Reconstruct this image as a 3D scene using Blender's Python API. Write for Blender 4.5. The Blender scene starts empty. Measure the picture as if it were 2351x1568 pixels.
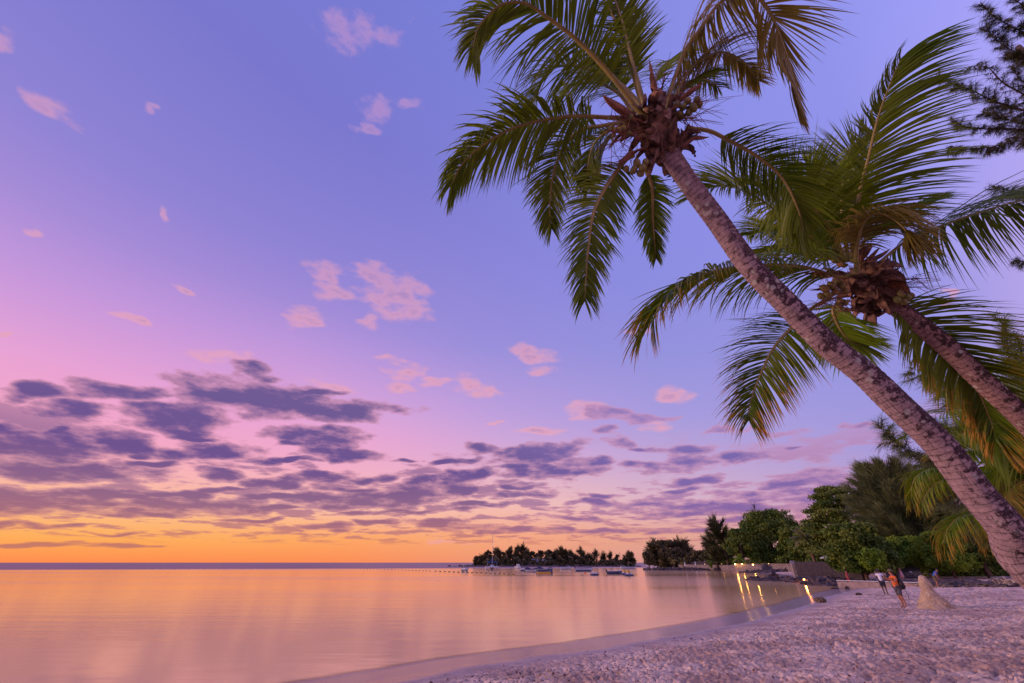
import bpy, math, random
import numpy as np
from mathutils import Vector, Matrix
random.seed(7); RNG = np.random.default_rng(7)
C = bpy.context.scene.collection
SC = bpy.context.scene

# ------------------------------------------------------------------ camera
EYE = 2.6; PITCH = math.radians(29.03); FPX = 914.2
cam = bpy.data.cameras.new('camera'); cam.lens = 14.0; cam.sensor_width = 36.0
cam.clip_start = .05; cam.clip_end = 40000
camo = bpy.data.objects.new('camera', cam); C.objects.link(camo)
camo.location = (0, 0, EYE); camo.rotation_euler = (math.pi/2 + PITCH, 0, 0)
SC.camera = camo
SC.render.resolution_x = 1024; SC.render.resolution_y = 683
SC.view_settings.view_transform = 'Standard'; SC.view_settings.look = 'None'
SC.view_settings.exposure = 0.0; SC.view_settings.gamma = 1.0
CP, SP = math.cos(PITCH), math.sin(PITCH)
def ray(u, v):
    x = (u - 1175.5)/FPX; y = (784 - v)/FPX
    return Vector((x, CP - SP*y, SP + CP*y))
def at(u, v, Y):                 # point seen at that place, Y metres ahead
    a = ray(u, v); return Vector((0, 0, EYE)) + a*(Y/a.y)
def dep(u, v, D):                # same, by distance along the lens axis
    return Vector((0, 0, EYE)) + ray(u, v)*D
def azel(u, v):
    a = ray(u, v).normalized(); return math.atan2(a.x, a.y), math.asin(a.z)

# ------------------------------------------------------------------ world
GLOW_AZ = math.radians(-52); SUN_AZ = math.radians(-82); SUN_EL = math.radians(9)
def lin(c):
    o = []
    for k in c:
        k /= 255.0
        o.append(k/12.92 if k <= .04045 else ((k + .055)/1.055)**2.4)
    return o
world = bpy.data.worlds.new("World"); SC.world = world; world.use_nodes = True
world.cycles.sampling_method = 'MANUAL'; world.cycles.sample_map_resolution = 256
wt = world.node_tree; wt.nodes.clear()
class NT:
    def __init__(s, t): s.t = t
    def n(s, ty, **k):
        nd = s.t.nodes.new(ty)
        for a, b in k.items(): setattr(nd, a, b)
        return nd
    def link(s, a, b): s.t.links.new(a, b)
    def put(s, sock, v):
        if hasattr(v, 'is_output') or isinstance(v, bpy.types.NodeSocket): s.link(v, sock)
        else:
            if isinstance(v, (list, tuple)) and len(v) == 3 and sock.type == 'RGBA': v = (*v, 1)
            sock.default_value = v
    def m(s, op, a, b=None, c=None, clamp=False):
        nd = s.n('ShaderNodeMath', operation=op, use_clamp=clamp)
        s.put(nd.inputs[0], a)
        if b is not None: s.put(nd.inputs[1], b)
        if c is not None: s.put(nd.inputs[2], c)
        return nd.outputs[0]
    def v(s, op, a, b=None, scale=None):
        nd = s.n('ShaderNodeVectorMath', operation=op)
        s.put(nd.inputs[0], a)
        if b is not None: s.put(nd.inputs[1], b)
        if scale is not None: s.put(nd.inputs['Scale'], scale)
        return nd.outputs['Value'] if op in ('DOT_PRODUCT', 'LENGTH') else nd.outputs[0]
    def mr(s, x, a, b, c=0., d=1., smooth=True):
        nd = s.n('ShaderNodeMapRange', interpolation_type='SMOOTHSTEP' if smooth else 'LINEAR')
        s.put(nd.inputs[0], x)
        for i, k in enumerate((a, b, c, d)): s.put(nd.inputs[1+i], k)
        return nd.outputs[0]
    def mix(s, f, a, b, bt='MIX'):
        nd = s.n('ShaderNodeMix', data_type='RGBA', blend_type=bt)
        s.put(nd.inputs[0], f); s.put(nd.inputs[6], a); s.put(nd.inputs[7], b)
        return nd.outputs[2]
    def ramp(s, x, pts, interp='LINEAR'):
        nd = s.n('ShaderNodeValToRGB'); cr = nd.color_ramp; cr.interpolation = interp
        while len(cr.elements) < len(pts): cr.elements.new(.5)
        for e, (p, c) in zip(cr.elements, pts): e.position = p
        for e, (p, c) in zip(cr.elements, pts): e.color = (*c, 1)
        s.put(nd.inputs[0], x); return nd.outputs[0]
    def noise(s, vec, scale, detail=4, rough=.5, dist=0., dims='3D'):
        nd = s.n('ShaderNodeTexNoise', noise_dimensions=dims)
        s.put(nd.inputs['Vector'], vec); s.put(nd.inputs['Scale'], scale); s.put(nd.inputs['Detail'], detail)
        s.put(nd.inputs['Roughness'], rough); s.put(nd.inputs['Distortion'], dist)
        return nd
w = NT(wt)
tc = w.n('ShaderNodeTexCoord'); DIR = w.v('NORMALIZE', tc.outputs['Generated'])
sep = w.n('ShaderNodeSeparateXYZ'); w.link(DIR, sep.inputs[0])
X, Y_, Z = sep.outputs
sdot = w.v('DOT_PRODUCT', DIR, (math.sin(GLOW_AZ), math.cos(GLOW_AZ), 0))
COLS = [
 (-.85, 1.75, [(0,(165,120,150)),(.08,(205,145,170)),(.22,(235,172,195)),(.45,(200,165,205)),(.8,(150,150,230))]),
 (-.2, 1, [(0,(190,143,172)),(.05,(187,148,190)),(.1,(168,145,208)),(.2,(155,150,222)),(.35,(150,149,226)),(.6,(146,148,234)),(.8,(145,148,236))]),
 (.25, 1, [(0,(212,150,150)),(.05,(226,166,152)),(.115,(218,180,200)),(.2,(192,166,215)),(.29,(168,156,222)),(.43,(150,147,222)),(.6,(140,140,225)),(.8,(134,137,224)),(.95,(122,128,218))]),
 (.6, 1, [(0,(235,152,125)),(.05,(247,168,130)),(.12,(243,190,185)),(.22,(217,172,214)),(.32,(190,160,222)),(.47,(156,144,220)),(.65,(140,132,215)),(.8,(122,120,207)),(.93,(114,115,202))]),
 (.85, 1, [(0,(253,142,88)),(.045,(255,168,102)),(.1,(252,192,165)),(.18,(243,175,200)),(.25,(235,167,212)),(.3,(222,165,218)),(.43,(188,150,220)),(.5,(166,140,216)),(.6,(143,130,212)),(.73,(127,121,205)),(.9,(112,112,196))]),
 (1.0, 1, [(0,(255,140,78)),(.035,(255,174,90)),(.08,(254,190,135)),(.14,(250,180,180)),(.2,(246,166,200)),(.29,(235,161,212)),(.4,(200,148,220)),(.5,(165,135,215)),(.62,(138,128,212)),(.8,(118,112,198)),(1,(112,112,195))]),
]
base = None; prev = None
for S, g, pts in COLS:
    c = w.ramp(Z, [(p, [k*g for k in lin(q)]) for p, q in pts])
    base = c if base is None else w.mix(w.mr(sdot, prev, S, smooth=False), base, c)
    prev = S
sky = w.n('ShaderNodeTexSky', sky_type='NISHITA'); sky.sun_disc = False
sky.sun_elevation = SUN_EL; sky.sun_rotation = SUN_AZ
w.link(DIR, sky.inputs[0]) if sky.inputs else None
base = w.mix(.02, base, w.v('SCALE', sky.outputs[0], scale=.1))
# clouds: banks laid out by compass bearing and height, broken up by noise
az = w.m('ARCTAN2', X, Y_); el = w.m('ARCSINE', Z)
comb = w.n('ShaderNodeCombineXYZ'); w.link(az, comb.inputs[0]); w.link(el, comb.inputs[1]); comb.inputs[2].default_value = 1.0
zz = w.m('ADD', w.m('MAXIMUM', Z, 0.), .07)
cp = w.n('ShaderNodeCombineXYZ')
w.link(w.m('DIVIDE', X, zz), cp.inputs[0]); w.link(w.m('DIVIDE', Y_, zz), cp.inputs[1])
PL = cp.outputs[0]
sc_ = w.n('ShaderNodeVectorMath', operation='MULTIPLY'); w.link(comb.outputs[0], sc_.inputs[0]); sc_.inputs[1].default_value = (1, 2.4, 1)
sc_o = sc_.outputs[0]
big = w.noise(sc_o, 15., 4, .6); fine = w.noise(PL, 2.4, 5, .62)
wob = w.noise(sc_.outputs[0], 8.0, 2, .5)
off = w.v('MULTIPLY', w.v('SUBTRACT', wob.outputs['Color'], (.5, .5, .5)), (.16, .05, 0))
POS = w.v('ADD', comb.outputs[0], off)
def jac(u, v):
    a0 = azel(u, v); a1 = azel(u+3, v); a2 = azel(u, v+3)
    return np.array([[(a1[0]-a0[0])/3, (a2[0]-a0[0])/3], [(a1[1]-a0[1])/3, (a2[1]-a0[1])/3]]), a0
def blobs(lst):
    global POS
    acc = None
    for i, e in enumerate(lst):
        if i % 9 == 8: POS = w.v('ADD', POS, w.v('SCALE', (1e-9, 0, 0), scale=acc))
        u, v, ru, rv = e[:4]; tilt = math.radians(e[4] if len(e) > 4 else 0); wt_ = e[5] if len(e) > 5 else 1.
        J, c0 = jac(u, v)
        R = np.array([[math.cos(tilt), -math.sin(tilt)], [math.sin(tilt), math.cos(tilt)]])
        A = J @ R @ np.diag([ru*1.15, rv*1.15])
        Ai = np.linalg.inv(A); k = -Ai @ np.array(c0)
        p = w.v('DOT_PRODUCT', POS, (Ai[0, 0], Ai[0, 1], k[0])); q = w.v('DOT_PRODUCT', POS, (Ai[1, 0], Ai[1, 1], k[1]))
        d = w.m('MULTIPLY_ADD', q, q, w.m('MULTIPLY_ADD', p, p, -wt_))
        acc = d if acc is None else w.m('MINIMUM', acc, d)
    POS = w.v('ADD', POS, w.v('SCALE', (1e-9, 0, 0), scale=acc))
    return w.m('MULTIPLY', w.m('MINIMUM', acc, 1.6), -1)
DARK = [(60,893,95,20),(185,947,125,25,5),(250,893,100,22,0,.8),(85,1008,160,46,5),(250,1020,90,25,5),(30,1080,160,28,3),(210,1080,170,23,3),
 (420,962,110,34,8),(590,915,150,38,8,1.1),(600,850,60,20,10,.7),(770,945,130,20,0),(490,1038,100,20,3,1.1),(730,1008,85,24),(780,1047,90,14,5),
 (520,1088,60,10),(620,1062,40,8),(90,1155,190,26),(270,1135,120,14),(470,1157,170,20,2),(650,1107,60,10),(745,1100,80,13,-5),(680,1142,120,12),
 (880,1142,150,24,-3,1.1),(1060,1120,60,12,-5),(980,1175,90,7,-3),(820,1182,70,7,-2),(720,1214,75,7),(1128,1034,60,14,3),(1240,1040,105,20,-8,1.1),
 (1335,1058,60,14),(1263,1085,110,15),(1105,1089,75,13,-8),(1050,1058,60,8,-10),(990,1107,65,11,-8),(1182,1134,75,10),(1000,1205,60,11),
 (1195,1114,42,6),(1400,954,60,18,3,.75),(1466,963,75,10,3,.7),(1371,992,25,8),(1421,1015,42,18,3,.9),(1480,1033,32,6),(1570,1035,50,14),(1715,1046,50,16),
 (1602,1062,70,13),(1498,1071,52,11),(1602,1096,60,9,-9),(1543,1128,52,9,-9),(1390,1143,36,6),(1344,1157,52,9),(1783,997,70,9,3,.6),(1661,990,38,14,0,.6),
 (1800,1030,40,6,0,.7),(1963,981,45,9,0,.6),(1873,1098,160,15,-6,.8),(1805,1136,190,16,0,.9),(1625,1164,210,18,0,.95),(1895,1160,170,24,0,.9),
 (1263,1217,250,9,0,.95),(1534,1213,120,7),(150,1252,200,6),(1700,1196,180,9,0,.9),(2000,1190,200,25,0,.8),
 (120,1207,70,5),(330,1180,70,7),(560,1190,80,6),(640,1170,60,6),(860,1203,60,5),(420,1128,90,9),(860,1100,50,7),(930,1060,40,6),(550,1118,60,7),(350,1063,60,8),(300,1042,40,6),(450,1003,60,7),(700,1062,50,6),(350,935,70,16),(480,900,60,14),(140,980,60,9),(0,1142,100,18),(0,975,60,22),(720,900,60,10,0,.8),(780,1120,70,7),(1100,1160,60,6),(1340,1185,70,6),(640,1022,40,6),(1180,1075,50,7),(20,1205,90,7,0,.9),(250,1222,60,4)]
PINK = [(735,625,46,24,20),(765,672,62,18,15),(685,725,46,26,0),(850,640,32,40,-20),(905,672,82,50,25,1.1),(920,715,42,25),(850,735,32,9),(810,70,75,45,15,.9),
 (880,80,60,30,0,.7),(865,250,45,40,0,.8),(850,292,38,18),(935,235,32,16,0,.7),(25,100,52,18,25,.9),(130,262,64,20,30,.95),(350,250,20,15,0,.8),(65,520,22,12,20,.9),
 (290,730,38,10,15),(410,670,38,8,20),(30,765,26,9),(1230,815,48,18,8),(1240,850,42,10),(880,818,30,7),(935,850,45,22,10),(930,890,40,10),(1095,885,52,20,20),(1010,875,32,8),
 (1545,903,42,14),(1470,763,20,8,0,.8),(500,820,85,14,5),(1235,992,48,7),(1350,945,48,20,-5),(2170,680,25,12,0,.8),(1140,970,22,5),(760,885,62,18,20,.8),(360,490,18,14,0,.8),(1500,985,45,12,0,.8),(1090,1240,120,8,0,.5)]
fz = w.m('MULTIPLY', w.m('SUBTRACT', fine.outputs[0], .5), 3.1)
bz = w.m('MULTIPLY', w.m('SUBTRACT', big.outputs[0], .5), 3.0)
dd = w.m('ADD', w.m('ADD', w.m('ADD', blobs(DARK), w.mr(sdot, .2, .9, .08, .38)), fz), bz)
pd = w.m('ADD', blobs(PINK), w.m('MULTIPLY', bz, 1.2))
# scattered scraps low over the water
band = w.m('MULTIPLY', w.mr(Z, .30, .17), w.mr(Z, .02, .05))
band = w.m('MULTIPLY', band, w.mr(sdot, .0, .4, .75, 1.1))
scr = w.noise(PL, 1.5, 4, .62)
sd = w.m('SUBTRACT', w.m('MULTIPLY', w.mr(scr.outputs[0], .46, .62), band), .30)
dd = w.m('MAXIMUM', dd, w.m('MULTIPLY', sd, .95))
aD = w.mr(dd, -.2, .5); core = w.mr(dd, .05, 1.35)
cl = w.ramp(Z, [(0,lin((205,125,100))),(.03,lin((195,120,105))),(.06,lin((168,108,124))),(.11,lin((138,96,136))),(.18,lin((99,76,140))),(.3,lin((104,86,144)))])
cr_ = w.ramp(Z, [(0,lin((180,128,150))),(.05,lin((150,105,152))),(.11,lin((128,98,165))),(.2,lin((118,100,170))),(.3,lin((150,125,190)))])
corec = w.mix(w.mr(sdot, .2, .8), cr_, cl)
edge = w.mix(.62, base, w.mix(w.mr(Z, .02, .12), lin((242,150,95)), lin((236,160,178))))
cdark = w.mix(core, w.mix(.30, edge, corec), corec)
out = w.mix(w.m('MULTIPLY', w.mr(pd, -.25, 1.2), .82), base, w.mix(w.mr(Z, .3, .9), lin((234,166,186)), lin((180,144,206))))
out = w.mix(w.m('MULTIPLY', w.mr(pd, .8, 1.7), .5), out, lin((140,125,195)))
out = w.mix(w.m('MULTIPLY', aD, .96), out, cdark)
bg = w.n('ShaderNodeBackground'); w.link(out, bg.inputs[0]); bg.inputs[1].default_value = 1.0
wo = w.n('ShaderNodeOutputWorld'); w.link(bg.outputs[0], wo.inputs[0])

sun = bpy.data.lights.new('sun', 'SUN'); sun.energy = 2.2; sun.angle = math.radians(12); sun.color = (1, .60, .50)
suno = bpy.data.objects.new('sun', sun); C.objects.link(suno)
sv = Vector((math.sin(SUN_AZ)*math.cos(SUN_EL), math.cos(SUN_AZ)*math.cos(SUN_EL), math.sin(SUN_EL)))
suno.rotation_euler = sv.to_track_quat('Z', 'Y').to_euler()
#=====BODY=====
# ------------------------------------------------------------------ helpers
def tag(o, label=None, cat=None, group=None, kind=None):
    if label: o['label'] = label
    if cat: o['category'] = cat
    if group: o['group'] = group
    if kind: o['kind'] = kind
    return o
def empty(name, loc, rz=0.):
    o = bpy.data.objects.new(name, None); C.objects.link(o); o.empty_display_size = .2
    o.location = loc; o.rotation_euler = (0, 0, rz); return o
def thing(name, label, cat, loc, rz=0., group=None):
    return tag(empty(name, loc, rz), label, cat, group)
def mesh_obj(name, verts, faces, mat, parent=None, smooth=False, uv=None, attr=None):
    me = bpy.data.meshes.new(name)
    verts = np.asarray(verts, dtype=np.float32)
    if isinstance(faces, np.ndarray):
        nf, k = faces.shape
        me.vertices.add(len(verts)); me.vertices.foreach_set('co', verts.ravel())
        me.loops.add(nf*k); me.loops.foreach_set('vertex_index', faces.astype(np.int32).ravel())
        me.polygons.add(nf); me.polygons.foreach_set('loop_start', np.arange(nf, dtype=np.int32)*k)
        me.update(calc_edges=True)
    else:
        me.from_pydata([tuple(map(float, q)) for q in verts], [], faces); me.update()
    if smooth: me.polygons.foreach_set('use_smooth', [True]*len(me.polygons))
    if uv is not None:
        l = me.uv_layers.new(name='UVMap')
        vi = np.empty(len(me.loops), dtype=np.int32); me.loops.foreach_get('vertex_index', vi)
        l.data.foreach_set('uv', np.asarray(uv, dtype=np.float32)[vi].ravel())
    if attr is not None:
        a = me.attributes.new('age', 'FLOAT', 'POINT'); a.data.foreach_set('value', np.asarray(attr, dtype=np.float32))
    for mm in (mat if isinstance(mat, (list, tuple)) else [mat]): me.materials.append(mm)
    o = bpy.data.objects.new(name, me); C.objects.link(o)
    if parent: o.parent = parent
    return o
def nrm(a): return a/(np.linalg.norm(a, axis=-1, keepdims=True) + 1e-9)
class MB:
    def __init__(s): s.v = []; s.f = []; s.n = 0
    def add(s, v, f):
        s.v += [tuple(q) for q in v]; s.f += [tuple(i + s.n for i in q) for q in f]; s.n = len(s.v); return s
    def box(s, c, d, rz=0., taper=1., M=None):
        q = []
        for z in (-1, 1):
            k = taper if z > 0 else 1.
            for x, y in ((-1,-1),(1,-1),(1,1),(-1,1)): q.append(Vector((x*d[0]/2*k, y*d[1]/2*k, z*d[2]/2)))
        R = M or Matrix.Rotation(rz, 3, 'Z')
        q = [R @ a + Vector(c) for a in q]
        return s.add(q, [(3,2,1,0),(4,5,6,7),(0,1,5,4),(1,2,6,5),(2,3,7,6),(3,0,4,7)])
    def tube(s, P, R, n=8, cap=True, flat=1.):
        P = [Vector(p) for p in P]
        if not hasattr(R, '__len__'): R = [R]*len(P)
        base = s.n; vs = []; fs = []; ref = Vector((0, 0, 1))
        for i, p in enumerate(P):
            t = (P[min(i+1, len(P)-1)] - P[max(i-1, 0)])
            t = t.normalized() if t.length > 1e-9 else Vector((0,0,1))
            if abs(t.dot(ref)) > .98: ref = Vector((1, 0, 0))
            a = t.cross(ref).normalized(); b = t.cross(a).normalized()
            for k in range(n):
                an = 2*math.pi*k/n; vs.append(p + a*math.cos(an)*R[i] + b*math.sin(an)*R[i]*flat)
        for i in range(len(P)-1):
            for k in range(n):
                fs.append((i*n+k, (i+1)*n+k, (i+1)*n+(k+1) % n, i*n+(k+1) % n))
        if cap: fs.append(tuple(range(n))); fs.append(tuple((len(P)-1)*n + k for k in reversed(range(n))))
        return s.add(vs, fs)
    def ball(s, c, r, n=10, m=7, bump=0., seed=0, M=None):
        if not hasattr(r, '__len__'): r = (r, r, r)
        rr = random.Random(seed); vs = []; fs = []
        for i in range(m+1):
            th = math.pi*i/m
            for k in range(n):
                ph = 2*math.pi*k/n; q = 1 + (rr.random()-.5)*bump*(0 < i < m)
                a = Vector((math.sin(th)*math.cos(ph)*r[0]*q, math.sin(th)*math.sin(ph)*r[1]*q, math.cos(th)*r[2]*q))
                if M: a = M @ a
                vs.append(a + Vector(c))
        for i in range(m):
            for k in range(n): fs.append((i*n+k, (i+1)*n+k, (i+1)*n+(k+1) % n, i*n+(k+1) % n))
        return s.add(vs, fs)
    def loft(s, rings, cap=True, closed=True):
        n = len(rings[0]); vs = [p for r in rings for p in r]; fs = []
        for i in range(len(rings)-1):
            for k in range(n if closed else n-1):
                fs.append((i*n+k, i*n+(k+1) % n, (i+1)*n+(k+1) % n, (i+1)*n+k))
        if cap: fs.append(tuple(reversed(range(n)))); fs.append(tuple((len(rings)-1)*n+k for k in range(n)))
        return s.add(vs, fs)
    def build(s, name, mat, parent=None, smooth=True, bevel=0.):
        o = mesh_obj(name, s.v, s.f, mat, parent, smooth)
        if bevel:
            b = o.modifiers.new('bevel', 'BEVEL'); b.width = bevel; b.segments = 2; b.limit_method = 'ANGLE'
        elif smooth: pass
        return o
def copy_tree(o, loc=None, rz=None, scale=None, parent=None, label=None, group=None):
    c = o.copy(); C.objects.link(c)
    if parent: c.parent = parent
    if loc is not None: c.location = loc
    if rz is not None: c.rotation_euler = (0, 0, rz)
    if scale is not None: c.scale = scale if hasattr(scale, '__len__') else (scale,)*3
    if label: c['label'] = label
    if group: c['group'] = group
    for ch in list(o.children): copy_tree(ch, parent=c)
    return c

# ------------------------------------------------------------------ materials
def mat(name, col, rough=.6, var=.0, scale=4., bump=0., bscale=20., col2=None, metal=0., spec=None, coord='Object'):
    m = bpy.data.materials.new(name); m.use_nodes = True; t = NT(m.node_tree)
    b = m.node_tree.nodes['Principled BSDF']; b.inputs['Roughness'].default_value = rough; b.inputs['Metallic'].default_value = metal
    tcn = t.n('ShaderNodeTexCoord'); vec = tcn.outputs[coord]
    c2 = col2 or [k*(1-var) for k in col]
    if var or col2:
        nz = t.noise(vec, scale, 5, .6); t.link(t.mix(t.mr(nz.outputs[0], .35, .65), col, c2), b.inputs['Base Color'])
    else: b.inputs['Base Color'].default_value = (*col, 1)
    if bump:
        nb = t.noise(vec, bscale, 6, .6); bp = t.n('ShaderNodeBump'); bp.inputs['Strength'].default_value = bump; bp.inputs['Distance'].default_value = .05
        t.link(nb.outputs[0], bp.inputs['Height']); t.link(bp.outputs[0], b.inputs['Normal'])
    return m
def leaf_mat(name, col, col2, tip=None, trans=.35, rough=.5, nscale=.35):
    m = bpy.data.materials.new(name); m.use_nodes = True; t = NT(m.node_tree); t.t.nodes.clear()
    g = t.n('ShaderNodeNewGeometry'); r = g.outputs['Random Per Island']
    tcn = t.n('ShaderNodeTexCoord'); nz = t.noise(tcn.outputs['Object'], nscale, 3, .5)
    f = t.m('ADD', t.m('MULTIPLY', r, .40), t.m('MULTIPLY', t.mr(nz.outputs[0], .40, .60), .60))
    c = t.mix(f, col, col2)
    if tip:
        a = t.n('ShaderNodeAttribute', attribute_name='age')
        n2 = t.noise(tcn.outputs['Object'], 9., 2, .5)
        c = t.mix(t.mr(t.m('ADD', a.outputs['Fac'], t.m('MULTIPLY', t.m('SUBTRACT', n2.outputs[0], .5), .9)), .35, .9), c, tip)
    p = t.n('ShaderNodeBsdfPrincipled'); t.link(c, p.inputs['Base Color']); p.inputs['Roughness'].default_value = rough
    p.inputs['Specular IOR Level'].default_value = .25
    tr = t.n('ShaderNodeBsdfTranslucent'); t.link(t.mix(.5, c, t.mix(1., c, (1.0, .9, .35), 'MULTIPLY')), tr.inputs[0])
    mx = t.n('ShaderNodeMixShader'); mx.inputs[0].default_value = trans
    t.link(p.outputs[0], mx.inputs[1]); t.link(tr.outputs[0], mx.inputs[2])
    o = t.n('ShaderNodeOutputMaterial'); t.link(mx.outputs[0], o.inputs[0]); return m
def emit(name, col, k):
    m = bpy.data.materials.new(name); m.use_nodes = True; b = m.node_tree.nodes['Principled BSDF']
    b.inputs['Base Color'].default_value = (*col, 1); b.inputs['Emission Color'].default_value = (*col, 1); b.inputs['Emission Strength'].default_value = k
    return m
M = {}
M['palm'] = leaf_mat('palm_leaf', (.072, .150, .010), (.165, .215, .015), (.50, .25, .03), .42, .42)
M['palm_y'] = leaf_mat('palm_leaf_yellow', (.13, .27, .014), (.27, .34, .02), (.62, .36, .05), .42, .42)
M['palm_o'] = leaf_mat('palm_leaf_olive', (.20, .17, .03), (.29, .23, .045), (.5, .3, .05), .42, .45)
M['rachis'] = mat('rachis', (.30, .24, .06), .45, .3, 6)
M['rachis_pale'] = mat('rachis_pale', (.42, .33, .24), .5, .2, 6)
M['casu'] = leaf_mat('casuarina_needles', (.035, .05, .02), (.09, .09, .035), None, .2, .6)
M['casu_far'] = leaf_mat('casuarina_foliage', (.10, .135, .05), (.18, .21, .08), None, .25, .7)
M['broad'] = leaf_mat('broad_leaves', (.05, .11, .018), (.17, .22, .03), None, .25, .6)
M['broad_l'] = leaf_mat('bright_leaves', (.10, .20, .02), (.26, .36, .03), None, .32, .6)
M['layer'] = leaf_mat('layered_leaves', (.06, .12, .022), (.20, .24, .04), None, .25, .6)
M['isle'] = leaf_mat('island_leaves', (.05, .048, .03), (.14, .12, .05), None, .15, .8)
M['date'] = leaf_mat('date_palm_leaves', (.12, .14, .05), (.22, .22, .09), None, .25, .6)
M['bark'] = mat('bark', (.16, .10, .075), .9, .5, 3, .5, 12)
M['twig'] = mat('twig', (.13, .045, .03), .8, .4, 9)
M['husk'] = mat('husk', (.32, .17, .115), .9, .75, 7, .6, 30)
M['spathe'] = mat('spathe', (.27, .10, .045), .7, .5, 8, .3, 30)
M['nut'] = mat('coconut', (.12, .13, .02), .5, 0, 5, .1, 20, col2=(.20, .14, .035))
M['stone'] = None

def trunk_mat(name, pale, dark, rings):
    m = bpy.data.materials.new(name); m.use_nodes = True; t = NT(m.node_tree); b = m.node_tree.nodes['Principled BSDF']
    b.inputs['Roughness'].default_value = .9; b.inputs['Specular IOR Level'].default_value = .1
    uv = t.n('ShaderNodeUVMap', uv_map='UVMap').outputs[0]
    sp = t.n('ShaderNodeSeparateXYZ'); t.link(uv, sp.inputs[0]); U, V = sp.outputs[0], sp.outputs[1]
    ob = t.n('ShaderNodeTexCoord').outputs['Object']
    n1 = t.noise(ob, 3.0, 5, .6); n2 = t.noise(ob, 16., 6, .65); th = t.m('MULTIPLY', U, 6.28318)
    cb = t.n('ShaderNodeCombineXYZ'); t.link(t.m('COSINE', th), cb.inputs[0]); t.link(t.m('SINE', th), cb.inputs[1]); t.link(t.m('MULTIPLY', V, 9.), cb.inputs[2])
    nb_ = t.noise(cb.outputs[0], 1.1, 6, .7); n3 = t.noise(ob, 45., 5, .6)
    vv = t.m('ADD', t.m('MULTIPLY', V, rings), t.m('MULTIPLY', n1.outputs[0], 1.3))
    vv = t.m('ADD', vv, t.m('MULTIPLY', n2.outputs[0], .35))
    fr = t.m('FRACT', vv)
    ring = t.m('MULTIPLY', t.mr(fr, .0, .22, 1., 0.), t.mr(n2.outputs[0], .3, .55))
    # lengthwise cracks
    cc = t.n('ShaderNodeCombineXYZ'); t.link(t.m('MULTIPLY', U, 26.), cc.inputs[0]); t.link(t.m('MULTIPLY', V, 2.2), cc.inputs[1])
    n4 = t.noise(cc.outputs[0], 1.6, 5, .7)
    crack = t.m('MULTIPLY', t.mr(n4.outputs[0], .44, .36), t.mr(V, 7.5, 4.5, .15, 1.))
    # algae stains: more on the weather side, which is a side of the trunk itself
    side = t.m('COSINE', t.m('MULTIPLY', t.m('SUBTRACT', U, .43), 6.2832))
    st = t.m('ADD', t.m('MULTIPLY', side, .10), t.m('ADD', t.m('MULTIPLY', nb_.outputs[0], .75), t.m('MULTIPLY', n2.outputs[0], .30)))
    stain = t.m('MULTIPLY', t.mr(st, .50, .55), t.mr(V, 9., 5.8, .12, 1.))
    st2 = t.mr(t.m('MULTIPLY_ADD', n3.outputs[0], .6, t.m('MULTIPLY', n1.outputs[0], .5)), .60, .66)
    vo = t.n('ShaderNodeTexVoronoi'); t.link(t.v('ADD', ob, t.v('SCALE', n2.outputs['Color'], scale=.05)), vo.inputs['Vector']); vo.inputs['Scale'].default_value = 9.
    lich = t.m('MULTIPLY', t.mr(vo.outputs['Distance'], .34, .27), t.mr(n1.outputs[0], .5, .56))
    lich = t.m('MULTIPLY', lich, t.mr(V, 2.0, 4.0))
    col = t.mix(t.mr(n2.outputs[0], .3, .7), pale, [k*.66 for k in pale])
    col = t.mix(t.m('MULTIPLY', stain, t.mr(n3.outputs[0], .28, .48)), col, dark)
    col = t.mix(t.m('MULTIPLY', st2, .3), col, dark)
    col = t.mix(t.m('MULTIPLY', ring, .85), col, [k*.8 for k in dark])
    col = t.mix(t.m('MULTIPLY', crack, .55), col, dark)
    col = t.mix(t.m('MULTIPLY', lich, .8), col, (.42, .42, .36))
    t.link(col, b.inputs['Base Color'])
    h = t.m('ADD', t.m('MULTIPLY', fr, .55), t.m('ADD', t.m('MULTIPLY', n3.outputs[0], .5), t.m('MULTIPLY', crack, -.6)))
    bp = t.n('ShaderNodeBump'); bp.inputs['Strength'].default_value = .8; bp.inputs['Distance'].default_value = .02
    t.link(h, bp.inputs['Height']); t.link(bp.outputs[0], b.inputs['Normal']); return m
M['trunk1'] = trunk_mat('palm_bark_blotched', (.38, .27, .275), (.058, .036, .042), 14.)
M['trunk2'] = trunk_mat('palm_bark_brown', (.34, .21, .19), (.050, .030, .028), 13.)
def stone_mat(name, a, b_, mortar, scale=3., edge=.06):
    m = bpy.data.materials.new(name); m.use_nodes = True; t = NT(m.node_tree); b = m.node_tree.nodes['Principled BSDF']
    b.inputs['Roughness'].default_value = .9
    ob = t.n('ShaderNodeTexCoord').outputs['Object']; nz = t.noise(ob, 2., 3, .5)
    vec = t.v('ADD', ob, t.v('SCALE', nz.outputs['Color'], scale=.25))
    v1 = t.n('ShaderNodeTexVoronoi', feature='DISTANCE_TO_EDGE'); t.link(vec, v1.inputs['Vector']); v1.inputs['Scale'].default_value = scale
    v2 = t.n('ShaderNodeTexVoronoi'); t.link(vec, v2.inputs['Vector']); v2.inputs['Scale'].default_value = scale
    sp = t.n('ShaderNodeSeparateColor'); t.link(v2.outputs['Color'], sp.inputs[0])
    c = t.mix(sp.outputs[0], a, b_); c = t.mix(t.mr(v1.outputs['Distance'], edge, edge*.4), c, mortar)
    t.link(c, b.inputs['Base Color'])
    bp = t.n('ShaderNodeBump'); bp.inputs['Strength'].default_value = .7; bp.inputs['Distance'].default_value = .08
    t.link(t.m('MINIMUM', v1.outputs['Distance'], .15), bp.inputs['Height']); t.link(bp.outputs[0], b.inputs['Normal']); return m
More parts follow.
